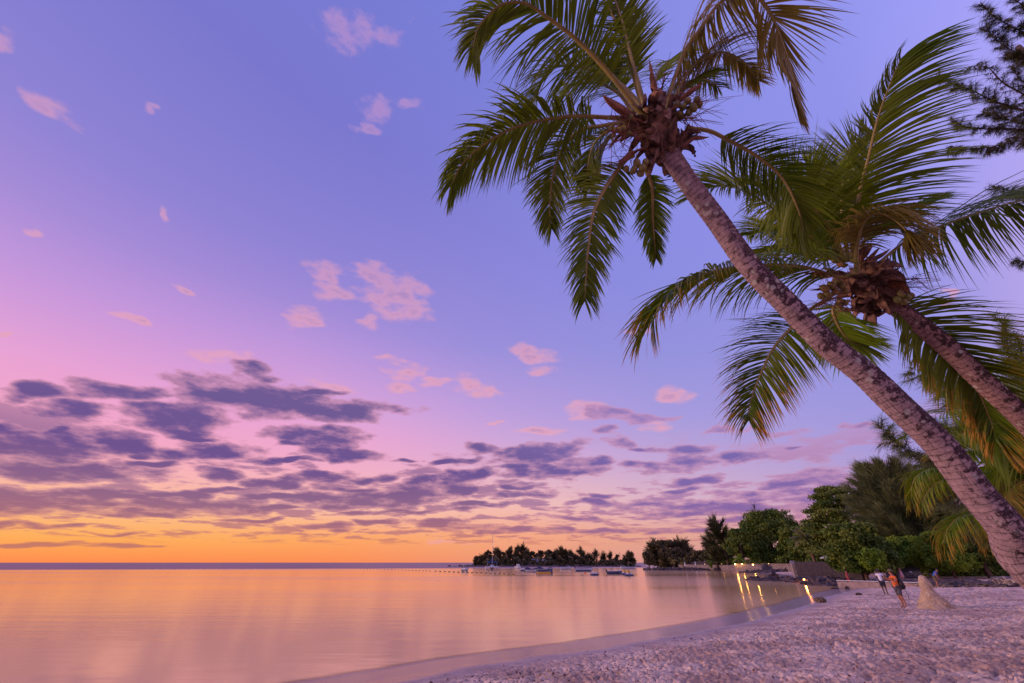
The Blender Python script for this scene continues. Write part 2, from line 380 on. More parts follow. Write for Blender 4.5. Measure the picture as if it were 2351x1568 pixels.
M['stone'] = stone_mat('basalt_wall', (.05, .04, .045), (.13, .10, .10), (.36, .29, .26), 2.2, .09)
M['stone_d'] = stone_mat('dark_basalt_wall', (.012, .009, .014), (.042, .032, .04), (.075, .058, .066), 4.2, .05)
M['stone_p'] = stone_mat('pale_rubble_wall', (.08, .06, .06), (.16, .12, .11), (.34, .28, .27), 3.4, .13)
M['rock'] = mat('volcanic_rock', (.030, .022, .026), .85, 0, 1.2, .8, 3, col2=(.11, .075, .07))
M['rock_b'] = mat('brown_rock', (.20, .14, .08), .9, .5, 5, .8, 9)
M['white'] = mat('white_paint', (.66, .66, .68), .45, .12, 3)
M['hullw'] = mat('boat_white', (.33, .35, .42), .35, .1, 2)
M['hullb'] = mat('boat_blue', (.03, .045, .13), .4, .2, 2)
M['cover'] = mat('navy_cover', (.030, .022, .085), .8, .4, 3, .4, 4)
M['blue'] = mat('blue_canvas', (.02, .10, .42), .7, .2, 2)
M['yellow'] = mat('yellow_plastic', (.55, .32, .03), .5, .2, 3)
M['black'] = mat('black_plastic', (.015, .014, .018), .5)
M['alu'] = mat('aluminium', (.5, .48, .5), .35, .1, 4, metal=.6)
M['orange'] = mat('orange_plastic', (.6, .12, .03), .5)
M['concrete'] = mat('concrete', (.36, .27, .24), .9, .35, 2.5, .3, 15)
M['pinkwall'] = mat('pink_render', (.50, .38, .40), .9, .25, 1.5)
M['roofg'] = mat('grey_roof', (.28, .27, .32), .8, .3, 3)
M['glass_d'] = mat('dark_window', (.02, .02, .03), .15)
M['wood'] = mat('dark_wood', (.07, .045, .035), .8, .5, 6)
M['bluewood'] = mat('blue_painted_post', (.015, .03, .055), .7, .3, 5)
M['lamp'] = emit('lamp_glow', (1., .52, .12), 20.)
M['lamp_dim'] = emit('dim_lamp_glow', (1., .6, .25), 2.5)
M['torch'] = emit('torch_glow', (1., .30, .05), 30.)
M['lit'] = emit('lit_window', (1., .72, .15), 1.1)
M['skin'] = mat('tan_skin', (.36, .15, .085), .6, .1, 9)
M['skin_d'] = mat('brown_skin', (.10, .05, .035), .6, .1, 9)
M['hair'] = mat('dark_hair', (.015, .011, .01), .7)
M['t_orange'] = mat('orange_cotton', (.80, .16, .02), .8, .2, 9)
M['t_white'] = mat('white_cotton', (.70, .70, .78), .8, .1, 9)
M['navy'] = mat('navy_cotton', (.022, .020, .045), .85, .2, 9)
M['grey'] = mat('grey_cotton', (.085, .080, .10), .85, .2, 9)
M['pink'] = mat('pink_cotton', (.60, .22, .28), .8, 0, 9, col2=(.62, .50, .56))
M['red'] = mat('red_cotton', (.42, .02, .035), .8, .2, 9)
M['blueshirt'] = mat('blue_cotton', (.03, .12, .42), .8, .2, 9)
M['khaki'] = mat('khaki_cotton', (.15, .12, .05), .8, .2, 9)
M['stripe'] = mat('striped_cotton', (.6, .6, .66), .8, 0, 14, col2=(.05, .04, .1))

# ------------------------------------------------------------------ ground and water
def vnoise(x, y, seed=0):
    xi = np.floor(x).astype(np.int64); yi = np.floor(y).astype(np.int64); xf = x - xi; yf = y - yi
    def g(a, b, dx, dy):
        h = (a*374761393 + b*668265263 + seed*1274126177) & 0xffffffff
        h = ((h ^ (h >> 13))*1274126177) & 0xffffffff; h = h ^ (h >> 16)
        an = (h & 0xffff)/65536.*2*np.pi; return np.cos(an)*dx + np.sin(an)*dy
    sx = xf*xf*xf*(xf*(xf*6-15)+10); sy = yf*yf*yf*(yf*(yf*6-15)+10)
    a = g(xi, yi, xf, yf); b = g(xi+1, yi, xf-1, yf); c = g(xi, yi+1, xf, yf-1); d = g(xi+1, yi+1, xf-1, yf-1)
    return (a + (b-a)*sx) + ((c + (d-c)*sx) - (a + (b-a)*sx))*sy
def fbm(x, y, o=4, seed=0):
    s = 0; k = 1
    for i in range(o): s = s + vnoise(x, y, seed+i)*k; x = x*2.03+3.1; y = y*2.03+1.7; k *= .5
    return s
def sea_pt(u, v):
    a = ray(u, v); t = -EYE/a.z; return (a.x*t, a.y*t)
FAR = [sea_pt(*q) for q in ((1689,1312.5),(1668,1311),(1640,1309.5),(1600,1308),(1560,1306.5),(1530,1304.5),(1500,1301.5),(1483,1299.5),(1476,1298.3))]
LAND = np.array([(-400,-300),(-60,-26),(-25,-3),(-12,6.2),(-5.1,12.7),(-2.3,15.2),(2,18.1),(6.2,21.4),(9.9,24.7),(14.2,28.8),(19.8,34.7),(28,43.7),(36.5,52.7),(42,59.5),
  (44.3,65.4),(45,72),(50,80),(57,95),(62.9,112),(65.5,126),*FAR,(260,560),(700,700),(1500,500),(1500,-300)], float)
def sdist(x, y):
    P = LAND; n = len(P); d = np.full(x.shape, 1e9); ins = np.zeros(x.shape, bool)
    for i in range(n):
        a = P[i]; b = P[(i+1) % n]; e = b-a; wx = x-a[0]; wy = y-a[1]
        h = np.clip((wx*e[0]+wy*e[1])/(e@e), 0, 1); d = np.minimum(d, (wx-e[0]*h)**2+(wy-e[1]*h)**2)
        c = ((a[1] > y) != (b[1] > y)) & (x < (b[0]-a[0])*(y-a[1])/((b[1]-a[1])+1e-12)+a[0]); ins ^= c
    return np.where(ins, 1, -1)*np.sqrt(d)
def ground_base(x, y):
    s = sdist(x, y) + .35*fbm(x*.12, y*.12, 2, 5)
    h = np.interp(s, [-40,-10,-1,0,1.2,6,12,25,60,150], [-2.4,-.7,-.02,0,.07,.42,.72,.95,1.25,1.8])
    far = np.clip((y-100)/100, 0, 1); h = np.where(s > 0, h*(1-.55*far), h)
    return h, s
def gz(x, y):
    h, s = ground_base(np.array([float(x)]), np.array([float(y)])); return float(h[0])
def on(u, v, z=None):           # where the sight line through (u, v) meets the ground
    a = ray(u, v); zz_ = .3
    for _ in range(12):
        t = (zz_-EYE)/a.z; zz_ = .5*zz_ + .5*max(gz(a.x*t, a.y*t), 0)
    t = (zz_-EYE)/a.z; return Vector((a.x*t, a.y*t, zz_))
def terrain():
    azs = np.radians(np.concatenate([np.arange(-180,-30,3.), np.arange(-30,-4,.3), np.arange(-4,58,.11), np.arange(58,180,3.)]))
    rr = np.concatenate([np.geomspace(.6,6,14)[:-1], np.geomspace(6,42,430)[:-1], np.geomspace(42,130,90)[:-1], np.geomspace(130,1400,60)])
    A, R = np.meshgrid(azs, rr); x = R*np.sin(A); y = R*np.cos(A)
    h, s = ground_base(x, y)
    k = np.clip((s-2.2)/3., 0, 1)*np.clip((140-R)/100, .15, 1)
    wx = x + .25*vnoise(x*1.1, y*1.1, 31); wy = y + .25*vnoise(x*1.1+9, y*1.1, 32)
    n1 = vnoise(wx*2.6, wy*2.6, 11); n2 = vnoise(wx*5.5, wy*5.5, 12); n3 = vnoise(x*13, y*13, 13); big = vnoise(x*.6, y*.6, 14)
    n4 = vnoise(wx*9.5, wy*9.5, 15); pits = -np.clip(n1-.04, 0, 1)*.30 - np.clip(n2-.06, 0, 1)*.32 - np.clip(n4-.08, 0, 1)*.20
    rid = .06*(1-np.abs(n2)*3)
    amp = .75 + .9*vnoise(x*.22, y*.22, 44)
    h = h + k*(pits*amp + rid*.5*amp + n3*.045 + big*.06)
    h = h + np.clip((s-1)/2, 0, 1)*(1-k)*.01*n1
    nr, na = x.shape
    idx = np.arange(nr*na).reshape(nr, na)
    i2 = np.roll(idx, -1, axis=1)
    f = np.stack([idx[:-1].ravel(), idx[1:].ravel(), i2[1:].ravel(), i2[:-1].ravel()], 1)
    v = np.stack([x.ravel(), y.ravel(), h.ravel()], 1)
    return v, f[:, ::-1]
def sand_mat():
    m = bpy.data.materials.new('sand'); m.use_nodes = True; t = NT(m.node_tree); b = m.node_tree.nodes['Principled BSDF']
    ob = t.n('ShaderNodeTexCoord').outputs['Object']; sp = t.n('ShaderNodeSeparateXYZ'); t.link(ob, sp.inputs[0]); z = sp.outputs[2]
    n1 = t.noise(ob, .5, 4, .6); n2 = t.noise(ob, 8., 6, .75); n3 = t.noise(ob, 60., 3, .6)
    wet = t.mr(t.m('MULTIPLY_ADD', t.m('SUBTRACT', n1.outputs[0], .5), .10, z), .27, .08)
    dry = t.mix(t.mr(n1.outputs[0], .42, .60), (.85, .61, .45), (.56, .37, .27))
    dry = t.mix(t.m('MULTIPLY', t.mr(n2.outputs[0], .50, .60), .85), dry, (.32, .19, .15))  # brownish debris mottling, darkened to paint in the shade of trampled dents
    dry = t.mix(t.m('MULTIPLY', t.mr(n3.outputs[0], .62, .7), .35), dry, (.30, .19, .17))
    # weed and leaf litter scattered on the upper beach
    n5 = t.noise(ob, 1.6, 6, .75)
    dry = t.mix(t.m('MULTIPLY', t.mr(n5.outputs[0], .60, .68), t.mr(z, .25, .45, 0., .5)), dry, (.28, .18, .13))
    # grass further up
    far = t.m('MULTIPLY', t.mr(sp.outputs[1], 58, 70), t.mr(z, .72, .9)); far = t.m('MULTIPLY', far, t.mr(sp.outputs[0], 30, 45))
    dry = t.mix(t.m('MULTIPLY', far, t.mr(n5.outputs[0], .3, .5)), dry, (.10, .13, .03))
    col = t.mix(wet, dry, (.27, .18, .18))
    t.link(col, b.inputs['Base Color']); t.link(t.mr(wet, .45, .95, .9, .2), b.inputs['Roughness'])
    t.link(t.mr(wet, 0., 1., .15, .6), b.inputs['Specular IOR Level'])
    bp = t.n('ShaderNodeBump'); bp.inputs['Distance'].default_value = .045; t.link(t.mr(wet, 0, 1, .9, 0.), bp.inputs['Strength'])
    t.link(t.m('ADD', n2.outputs[0], t.m('MULTIPLY', n3.outputs[0], .35)), bp.inputs['Height']); t.link(bp.outputs[0], b.inputs['Normal']); return m
v_, f_ = terrain()
tag(mesh_obj('beach_ground', v_, f_, sand_mat(), smooth=True), kind='structure')
def water_mat():
    m = bpy.data.materials.new('sea_water'); m.use_nodes = True; t = NT(m.node_tree); t.t.nodes.clear()
    ob = t.n('ShaderNodeTexCoord').outputs['Object']; sp = t.n('ShaderNodeSeparateXYZ'); t.link(ob, sp.inputs[0])
    x, y = sp.outputs[0], sp.outputs[1]
    # beyond the buoys the lagoon opens to rougher water
    st = t.v('MULTIPLY', ob, (.004, .02, 1)); nb = t.noise(st, 1., 4, .6)
    edge = t.m('MULTIPLY_ADD', t.m('SUBTRACT', nb.outputs[0], .5), 60., t.m('SUBTRACT', y, t.m('MULTIPLY', x, .25)))
    rough_sea = t.mr(edge, 215, 260)
    s1 = t.v('MULTIPLY', ob, (.05, .5, 1)); n1 = t.noise(s1, 1., 6, .6)
    s2 = t.v('MULTIPLY', ob, (.35, 1.3, 1)); n2 = t.noise(s2, 1., 4, .6)
    patch = t.mr(nb.outputs[0], .42, .58)
    r = t.m('ADD', t.m('MULTIPLY', rough_sea, .22), t.m('ADD', .10, t.m('MULTIPLY', patch, .05)))
    fr = t.n('ShaderNodeFresnel'); fr.inputs[0].default_value = 1.75
    gl = t.n('ShaderNodeBsdfGlossy'); t.link(r, gl.inputs['Roughness'])
    gl.inputs['Color'].default_value = (1.12, .95, .79, 1)  # reflection tint and lagoon colour warmed to imitate the sunset's golden reflection
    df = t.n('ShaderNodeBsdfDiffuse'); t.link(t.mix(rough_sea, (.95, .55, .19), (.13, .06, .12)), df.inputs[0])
    bp = t.n('ShaderNodeBump'); bp.inputs['Distance'].default_value = .12
    t.link(t.m('ADD', t.m('MULTIPLY', rough_sea, .5), .12), bp.inputs['Strength'])
    t.link(t.m('ADD', n1.outputs[0], t.m('MULTIPLY', n2.outputs[0], .6)), bp.inputs['Height'])
    t.link(bp.outputs[0], gl.inputs['Normal']); t.link(bp.outputs[0], fr.inputs['Normal'])
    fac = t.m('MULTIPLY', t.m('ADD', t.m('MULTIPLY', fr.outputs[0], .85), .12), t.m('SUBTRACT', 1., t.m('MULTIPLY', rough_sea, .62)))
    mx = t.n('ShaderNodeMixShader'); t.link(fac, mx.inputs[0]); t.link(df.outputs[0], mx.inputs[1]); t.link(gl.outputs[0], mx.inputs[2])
    at_ = t.n('ShaderNodeAttribute', attribute_name='age'); tp = t.n('ShaderNodeBsdfTransparent'); m2 = t.n('ShaderNodeMixShader')
    t.link(t.mr(t.m('MULTIPLY_ADD', t.m('SUBTRACT', n2.outputs[0], .5), .25, at_.outputs['Fac']), .0, .7), m2.inputs[0]); t.link(tp.outputs[0], m2.inputs[1]); t.link(mx.outputs[0], m2.inputs[2])
    o = t.n('ShaderNodeOutputMaterial'); t.link(m2.outputs[0], o.inputs[0]); return m
azs = np.radians(np.concatenate([np.arange(-180,-60,4.), np.arange(-60,62,.6), np.arange(62,180,4.)])); rr = np.concatenate([np.geomspace(1.5,7,8)[:-1], np.geomspace(7,90,200)[:-1], np.geomspace(90,18000,120)])
A_, R_ = np.meshgrid(azs, rr); gx = R_*np.sin(A_); gy = R_*np.cos(A_); ii = np.arange(gx.size).reshape(gx.shape); i2 = np.roll(ii, -1, axis=1)
shore = np.clip(-ground_base(gx, gy)[1]/.9, 0, 1)
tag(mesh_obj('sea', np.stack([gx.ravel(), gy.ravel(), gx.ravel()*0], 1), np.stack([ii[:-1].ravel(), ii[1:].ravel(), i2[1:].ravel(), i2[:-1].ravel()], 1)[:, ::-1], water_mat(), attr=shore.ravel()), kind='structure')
# ------------------------------------------------------------------ coconut palms
def spline(P, n):
    P = np.array([list(p) for p in P], float); Q = np.vstack([2*P[0]-P[1], P, 2*P[-1]-P[-2]])
    seg = len(P)-1; ln = np.linalg.norm(P[1:]-P[:-1], axis=1); cum = np.concatenate([[0], np.cumsum(ln)])/ln.sum()
    out = []
    for t in np.linspace(0, 1, n):
        i = min(np.searchsorted(cum, t, 'right')-1, seg-1); f = (t-cum[i])/(cum[i+1]-cum[i]+1e-9)
        p0, p1, p2, p3 = Q[i:i+4]
        out.append(.5*((2*p1)+(-p0+p2)*f+(2*p0-5*p1+4*p2-p3)*f*f+(-p0+3*p1-3*p2+p3)*f**3))
    return np.array(out), ln.sum()
def frond(parent, pts, d0, d1, L=.75, face=.35, droop=1., wind=(0,0,0), m='palm', t0=.16, r0=.035, sl=1., sr=1., n=92, age=0., seed=0, end=.45, name='frond', label=None, width=.034):
    rg = np.random.default_rng(seed+11)
    K = len(pts); P3 = [dep(p[0], p[1], d0+(d1-d0)*i/(K-1) if len(p) < 3 else p[2]) for i, p in enumerate(pts)]
    P, ln = spline(P3, n+1); org = np.array(parent.location)
    T = nrm(np.gradient(P, axis=0)); V = []; F = []; A = []
    # rachis
    sq = 8; t = np.linspace(0, 1, n+1)
    up = np.array([0, 0, 1.]); eye = np.array([0, 0, EYE])
    view = nrm(eye-P)
    N = nrm((1-face)*up + face*view); N = nrm(N - T*(N*T).sum(1, keepdims=True)); S = nrm(np.cross(T, N))
    rad = r0*(1-t)**.8*.9+.005; rad[:5] *= np.linspace(1.7, 1.1, 5)
    rb = MB(); rings = []
    for i in range(n+1):
        rings.append([P[i]-org + S[i]*math.cos(a)*rad[i] + N[i]*math.sin(a)*rad[i]*.7 for a in np.linspace(0, 2*np.pi, sq, endpoint=False)])
    rb.loft(rings)
    # leaflets, all at once
    nl = int(n*1.55); out_v = []; out_f = []; out_a = []; cnt = 0; SEG = 6
    for side, sc in ((-1, sl), (1, sr)):
        if sc <= 0: continue
        tt = t0 + (1-t0)*np.linspace(0, 1, nl)**.95 + rg.normal(0, .0025, nl); tt = np.clip(tt, t0, .999)
        fi = tt*n; i0 = fi.astype(int); f = (fi-i0)[:, None]; i1 = np.minimum(i0+1, n)
        p = P[i0]*(1-f)+P[i1]*f; Tt = T[i0]; Nn = N[i0]; Ss = S[i0]*side
        q = (tt-t0)/(1-t0)
        clump = np.repeat(rg.normal(0, 1, nl//6+2), 6)[:nl]
        Lg = 1.14*L*sc*np.minimum(1, .5+q*3.2)*(1-(1-end)*np.clip((q-.35)/.65, 0, 1)**1.4)*(1+.09*rg.normal(size=nl))
        al = np.radians(74-46*q+4*clump+rg.normal(0, 2.5, nl))[:, None]
        d = nrm(Tt*np.cos(al)+Ss*np.sin(al)+Nn*(.20+.05*rg.normal(size=nl)[:, None]))
        W = nrm(Tt*.9 + Nn*.35*side + rg.normal(0, .18, (nl, 3)))
        wd = width*.80*(.75+.35*rg.random(nl))*np.minimum(1., Lg/(L*.5))
        dr = droop*(1+.28*rg.normal(size=nl)+.15*clump)[:, None]; wv = np.array(wind, float)
        cur = p.copy(); step = (Lg/SEG)[:, None]; rows = []; ag = []
        for s in range(SEG+1):
            k = s/SEG; wdt = wd*(.55 if s == 0 else (1-k**2.2)*(1.0)+.03)
            Wk = nrm(W - d*(W*d).sum(1, keepdims=True))
            rows.append((cur-Wk*wdt[:, None]/2, cur+Wk*wdt[:, None]/2)); ag.append(np.clip(age*(.35+.9*k)*(0.5+.7*q)+.18*(k > .95), 0, 1.2))
            d = nrm(d + (np.array([0, 0, -.20])*dr + wv*.22)*(0.5+k)); cur = cur + d*step
        vv = np.stack([np.stack(r, 1) for r in rows], 1)       # nl, SEG+1, 2, 3
        vv = vv.reshape(nl, -1, 3)
        base = (cnt + np.arange(nl)*(SEG+1)*2)[:, None]
        fs = []
        for s in range(SEG): fs.append(np.stack([base[:, 0]+2*s, base[:, 0]+2*s+1, base[:, 0]+2*s+3, base[:, 0]+2*s+2], 1))
        out_v.append(vv.reshape(-1, 3)); out_f.append(np.concatenate(fs)); out_a.append(np.repeat(np.stack(ag, 1), 2, axis=1).ravel())
        cnt += nl*(SEG+1)*2
    o = mesh_obj(name, np.concatenate(out_v)-org, np.concatenate(out_f), M[m], parent, attr=np.concatenate(out_a))
    if label: o['label'] = label
    rb.build('rachis', M['rachis'] if age < .9 else M['rachis_pale'], o)
    return o
def palm_trunk(parent, pts, rad, mt, ringm=9., seed=0, n=360, m=56):
    P, ln = spline([dep(*p) if len(p) == 3 else Vector(p[0]) for p in pts], n); org = np.array(parent.location)
    T = nrm(np.gradient(P, axis=0)); ref = np.array([0, 1., 0.]); t = np.linspace(0, 1, n); s = t*ln
    A = nrm(np.cross(T, ref)); B = nrm(np.cross(T, A)); an = np.linspace(0, 2*np.pi, m+1)
    R = np.interp(t, np.linspace(0, 1, len(rad)), rad)
    th, ss = np.meshgrid(an, s)
    wob = fbm(np.cos(th)*.8+ss*.9, np.sin(th)*.8+ss*.4, 3, seed)*.06
    ph = ss*ringm + .35*vnoise(np.cos(th)*1.3+ss*.7, np.sin(th)*1.3, seed+3)
    saw = (ph % 1.0); ring = (saw-.5)*.045 - .03*(saw < .15)
    fine = .02*vnoise(th*14+0*ss, ss*2.5, seed+5)
    rr = R[:, None]*(1+wob+ring+fine)
    V = P[:, None, :] + A[:, None, :]*(np.cos(th)*rr)[..., None] + B[:, None, :]*(np.sin(th)*rr)[..., None] - org
    idx = np.arange(n*(m+1)).reshape(n, m+1)
    F = np.stack([idx[:-1, :-1].ravel(), idx[:-1, 1:].ravel(), idx[1:, 1:].ravel(), idx[1:, :-1].ravel()], 1)
    uv = np.stack([(th/(2*np.pi)).ravel(), ss.ravel()], 1)
    return mesh_obj('trunk', V.reshape(-1, 3), F, M[mt], parent, smooth=True, uv=uv), P, T
def blade(P0, d, up, L, Wd, bend, curl, n=9, seed=0):     # a dead leaf base or spathe: a tapering trough
    rr = random.Random(seed); mb = MB(); p = Vector(P0); d = Vector(d).normalized(); rings = []
    for i in range(n+1):
        k = i/n; w_ = Wd*(.75+.35*math.sin(k*2.2))*(1-k**3)+.004; s = d.cross(Vector(up)).normalized(); nn = s.cross(d).normalized()
        rings.append([p - s*w_/2 + nn*curl*w_, p - s*w_*.25 + nn*.02*w_, p - nn*.05*w_, p + s*w_*.25 + nn*.02*w_, p + s*w_/2 + nn*curl*w_,
                      p + s*w_*.25 - nn*.12*w_, p - nn*.2*w_, p - s*w_*.25 - nn*.12*w_])
        d = (d + nn*bend/n + Vector((rr.uniform(-1,1), rr.uniform(-1,1), rr.uniform(-1,1)))*.10).normalized(); p = p + d*L/n
    return mb.loft(rings)
def crown_bits(root, C3, axis, scale, nb, seed, nuts, spathes, stalks, down=.25):
    rr = random.Random(seed); C3 = Vector(C3); a = Vector(axis).normalized(); org = Vector(root.location)
    x = a.cross(Vector((0, 1, .2))).normalized(); y = a.cross(x).normalized()
    mb = MB(); mb.ball(C3 - a*.10*scale - org, (.20*scale, .20*scale, .34*scale), 14, 10, .35, seed, Matrix((x, y, a)).transposed()); mb.build('fibre_sheath', M['husk'], root)
    for i in range(nb):
        an = i*2.399+rr.uniform(-.3, .3); h = rr.uniform(-.45, .30)*scale; o = (x*math.cos(an)+y*math.sin(an))
        p = C3 + a*h + o*.13*scale; d = (o*rr.uniform(.6, 1.1) + a*rr.uniform(-.5, 1.0) + Vector((0, 0, -down))).normalized()
        blade(p-org, d, a, rr.uniform(.16, .40)*scale, rr.uniform(.09, .19)*scale, rr.uniform(-2.0, 1.2), rr.uniform(.1, .45), seed=i+seed).build('leaf_base', M['husk'], root)
    for (u, v, D, u2, v2, D2, wd) in spathes:
        p = dep(u, v, D); q = dep(u2, v2, D2)
        blade(p-org, q-p, a, (q-p).length, wd, .15, .35, seed=int(u)).build('spathe', M['spathe'], root)
    for (u, v, D, u2, v2, D2) in stalks:
        p = dep(u, v, D); q = dep(u2, v2, D2); mb = MB(); mid = (p+q)/2+Vector((0, 0, .04))
        mb.tube([p-org, mid-org, q-org], [.018*scale, .012*scale, .006], 6)
        for k in range(26):
            b = p.lerp(q, rr.uniform(.25, 1)); dd_ = Vector((rr.uniform(-1, 1), rr.uniform(-1, 1), rr.uniform(-1, .6))).normalized() + (q-p).normalized()*.6
            L = rr.uniform(.12, .32)*scale; c = b + dd_*L*.5 + Vector((0, 0, .02)); e = b + dd_*L + Vector((rr.uniform(-.04, .04), 0, rr.uniform(-.08, .02)))
            mb.tube([b-org, c-org, e-org], [.004*scale, .003*scale, .002*scale], 4)
        mb.build('fruit_stalk', M['spathe'], root)
    for (u, v, D, r) in nuts:
        r *= .68; p = dep(u, v, D); mb = MB(); R = Matrix.Rotation(rr.uniform(-.5, .5), 3, 'Y') @ Matrix.Rotation(rr.uniform(-.5, .5), 3, 'X')
        mb.ball(p-org, (r, r, r*1.3), 12, 9, .04, int(u*7+v), R); cpt = mb.build('coconut', M['nut'], root)
        cb = MB(); cb.tube([p-org+R @ Vector((0, 0, r*1.22)), p-org+R @ Vector((0, 0, r*1.5))], [r*.42, r*.2], 7); cb.build('cap', M['husk'], cpt)

# first palm: leans in from the right over the beach
PD = 5.6
base1 = Vector((6.05, 4.25, gz(6.05, 4.25)-.25))
r1 = thing('coconut_palm', 'large leaning coconut palm with lichen-blotched trunk crossing the picture, crown top centre', 'palm tree', base1)
palm_trunk(r1, [(base1,), (Vector((5.75, 4.35, 1.5)),), (2372, 1318, 4.05), (2312, 1215, 4.15), (2237, 1125, 4.3), (2160, 1025, 4.45), (2065, 935, 4.6), (1985, 858, 4.75), (1895, 788, 4.9), (1800, 692, 5.05), (1722, 612, 5.2), (1645, 505, 5.35), (1580, 418, 5.48), (1535, 350, 5.58), (1508, 290, 5.65)],
  [.225, .20, .18, .166, .155, .149, .144, .141, .138, .135, .133, .131, .127], 'trunk1', 13.5, 3)
C1 = dep(1505, 292, 5.65); ax1 = dep(1490, 255, 5.6)-dep(1560, 390, 5.5)
B = dict(parent=r1)
frond(r1, [(1482,275),(1400,170),(1327,94),(1254,38),(1205,8),(1150,12),(1100,60),(1085,110)], 5.6, 4.9, L=.95, face=.15, droop=1.6, seed=1, n=100, age=.25, t0=.22, r0=.042)
frond(r1, [(1440,275),(1395,270),(1300,268),(1190,290),(1110,332),(1060,378),(1036,425)], 5.6, 5.2, L=.85, face=.1, droop=1.9, seed=2, n=100, t0=.2, age=.1)
frond(r1, [(1488,273),(1465,190),(1444,110),(1427,44),(1406,-15),(1385,-70)], 5.7, 6.2, L=.50, face=.85, droop=.35, seed=3, n=90, t0=.28, end=.6)
frond(r1, [(1520,270),(1545,190),(1573,117),(1605,70),(1655,5),(1715,-22),(1765,25),(1800,110),(1838,235)], 5.6, 5.4, L=.95, face=.35, droop=1.3, seed=4, n=110, m='palm_o', t0=.2, age=.35, wind=(.25,0,0), r0=.044)
frond(r1, [(1540,235),(1590,155),(1650,120),(1705,140),(1742,185)], 5.8, 6.6, L=.62, face=.4, droop=1.3, seed=5, n=80, t0=.25, m='palm_o')
frond(r1, [(1575,295),(1625,300),(1665,318),(1738,359),(1796,409),(1832,480),(1848,545)], 5.6, 5.5, L=.78, face=.3, droop=1.2, seed=6, n=96, t0=.22, wind=(.15,0,.1))
frond(r1, [(1450,355),(1429,376),(1385,440),(1362,493),(1351,567),(1345,640),(1343,690)], 5.6, 5.0, L=.55, face=.8, droop=.8, seed=7, n=96, t0=.12, end=.55)
frond(r1, [(1480,380),(1497,430),(1499,500),(1503,560),(1506,592)], 5.7, 5.9, L=.36, face=.7, droop=1., seed=8, n=70, t0=.12)
frond(r1, [(1440,280),(1386,288),(1325,303),(1283,360),(1265,435),(1263,500),(1266,525)], 5.7, 5.9, L=.60, face=.55, droop=1., seed=9, n=96, t0=.2)
frond(r1, [(1480,250),(1420,190),(1340,155),(1280,152),(1245,185),(1222,240),(1210,290)], 5.8, 6.6, L=.72, face=.5, droop=1., seed=10, n=90, t0=.25)
frond(r1, [(1440,290),(1400,300),(1365,330),(1350,385),(1352,430)], 5.8, 6.3, L=.52, face=.5, droop=1.2, seed=11, n=80, t0=.2)
frond(r1, [(1475,245),(1430,90),(1380,-10),(1330,-40),(1298,-18),(1286,30)], 5.9, 6.4, L=.42, face=.4, droop=1.2, seed=12, n=80, t0=.3)
frond(r1, [(1500,255),(1503,190),(1522,150),(1560,135),(1590,150)], 6.0, 6.9, L=.50, face=.5, droop=.8, seed=13, n=70, t0=.3, m='palm_y')
frond(r1, [(1455,260),(1420,215),(1370,190),(1320,195),(1290,230)], 6.0, 6.9, L=.65, face=.5, droop=1., seed=14, n=80, t0=.25, m='palm_y')
frond(r1, [(1440,300),(1410,305),(1385,345),(1375,400)], 5.9, 6.6, L=.5, face=.5, droop=1.2, seed=15, n=70, t0=.2, m='palm_y')
frond(r1, [(1530,250),(1575,195),(1615,180),(1650,200)], 5.9, 6.6, L=.5, face=.5, droop=1.2, seed=16, n=70, t0=.25)
nuts1 = [(1578,232,5.35,.075),(1592,247,5.3,.075),(1568,245,5.35,.075),(1600,230,5.4,.07),(1582,258,5.35,.07),(1560,262,5.4,.075),(1606,240,5.4,.065),(1555,240,5.5,.07),
 (1462,375,5.3,.075),(1475,385,5.25,.075),(1455,390,5.3,.07),(1470,398,5.3,.07),(1482,372,5.3,.065),(1438,388,5.35,.06),
 (1405,290,5.3,.045),(1415,300,5.3,.045),(1400,270,5.3,.04),(1425,282,5.3,.045),(1432,296,5.3,.045),(1418,270,5.3,.045),(1445,305,5.3,.04),(1410,310,5.3,.04),(1448,268,5.3,.05)]
crown_bits(r1, C1, ax1, 1.15, 70, 5, nuts1, [(1455,275,5.5,1380,245,5.2,.13),(1505,240,5.6,1520,145,5.7,.12),(1560,235,5.5,1613,188,5.4,.10),(1450,350,5.4,1428,392,5.2,.11),(1440,300,5.5,1398,330,5.2,.08)],
 [(1480,280,5.5,1400,265,5.2),(1480,300,5.5,1405,330,5.2),(1540,270,5.5,1605,235,5.3),(1545,280,5.5,1600,270,5.2),(1480,340,5.5,1420,370,5.2),(1515,250,5.6,1525,175,5.6),(1480,320,5.5,1395,300,5.2),(1540,260,5.5,1575,200,5.6)])

# second palm
base2 = Vector((9.3, 6.2, gz(9.3, 6.2)-.2))
r2 = thing('coconut_palm', 'second coconut palm, crown on the right behind the large leaning trunk, plain brown trunk', 'palm tree', base2)
palm_trunk(r2, [(base2,), (Vector((9.1, 6.2, 2.4)),), (2440, 1050, 6.1), (2351, 962, 6.3), (2262, 880, 6.5), (2178, 800, 6.7), (2100, 738, 6.9), (2040, 692, 7.0), (1990, 652, 7.1)],
  [.20, .18, .17, .165, .16, .155, .15, .145, .135], 'trunk2', 12., 9)
C2 = dep(1985, 648, 7.1); ax2 = dep(1965, 625, 7.0)-dep(2040, 700, 6.9)
frond(r2, [(1960,600),(1958,560),(1963,505),(1976,430),(1993,365),(2010,292),(2028,233),(2051,175),(2068,135)], 7.0, 6.4, L=1.15, face=.8, droop=.3, wind=(.75,0,-.25), seed=21, n=110, t0=.12, sl=.42, sr=1., end=.6, r0=.04, width=.04)
frond(r2, [(1950,600),(1935,520),(1934,438),(1942,380),(1957,336),(1990,310)], 7.2, 7.5, L=1.0, face=.75, droop=.1, wind=(-.1,0,.25), seed=22, n=90, t0=.2, sl=1., sr=.6)
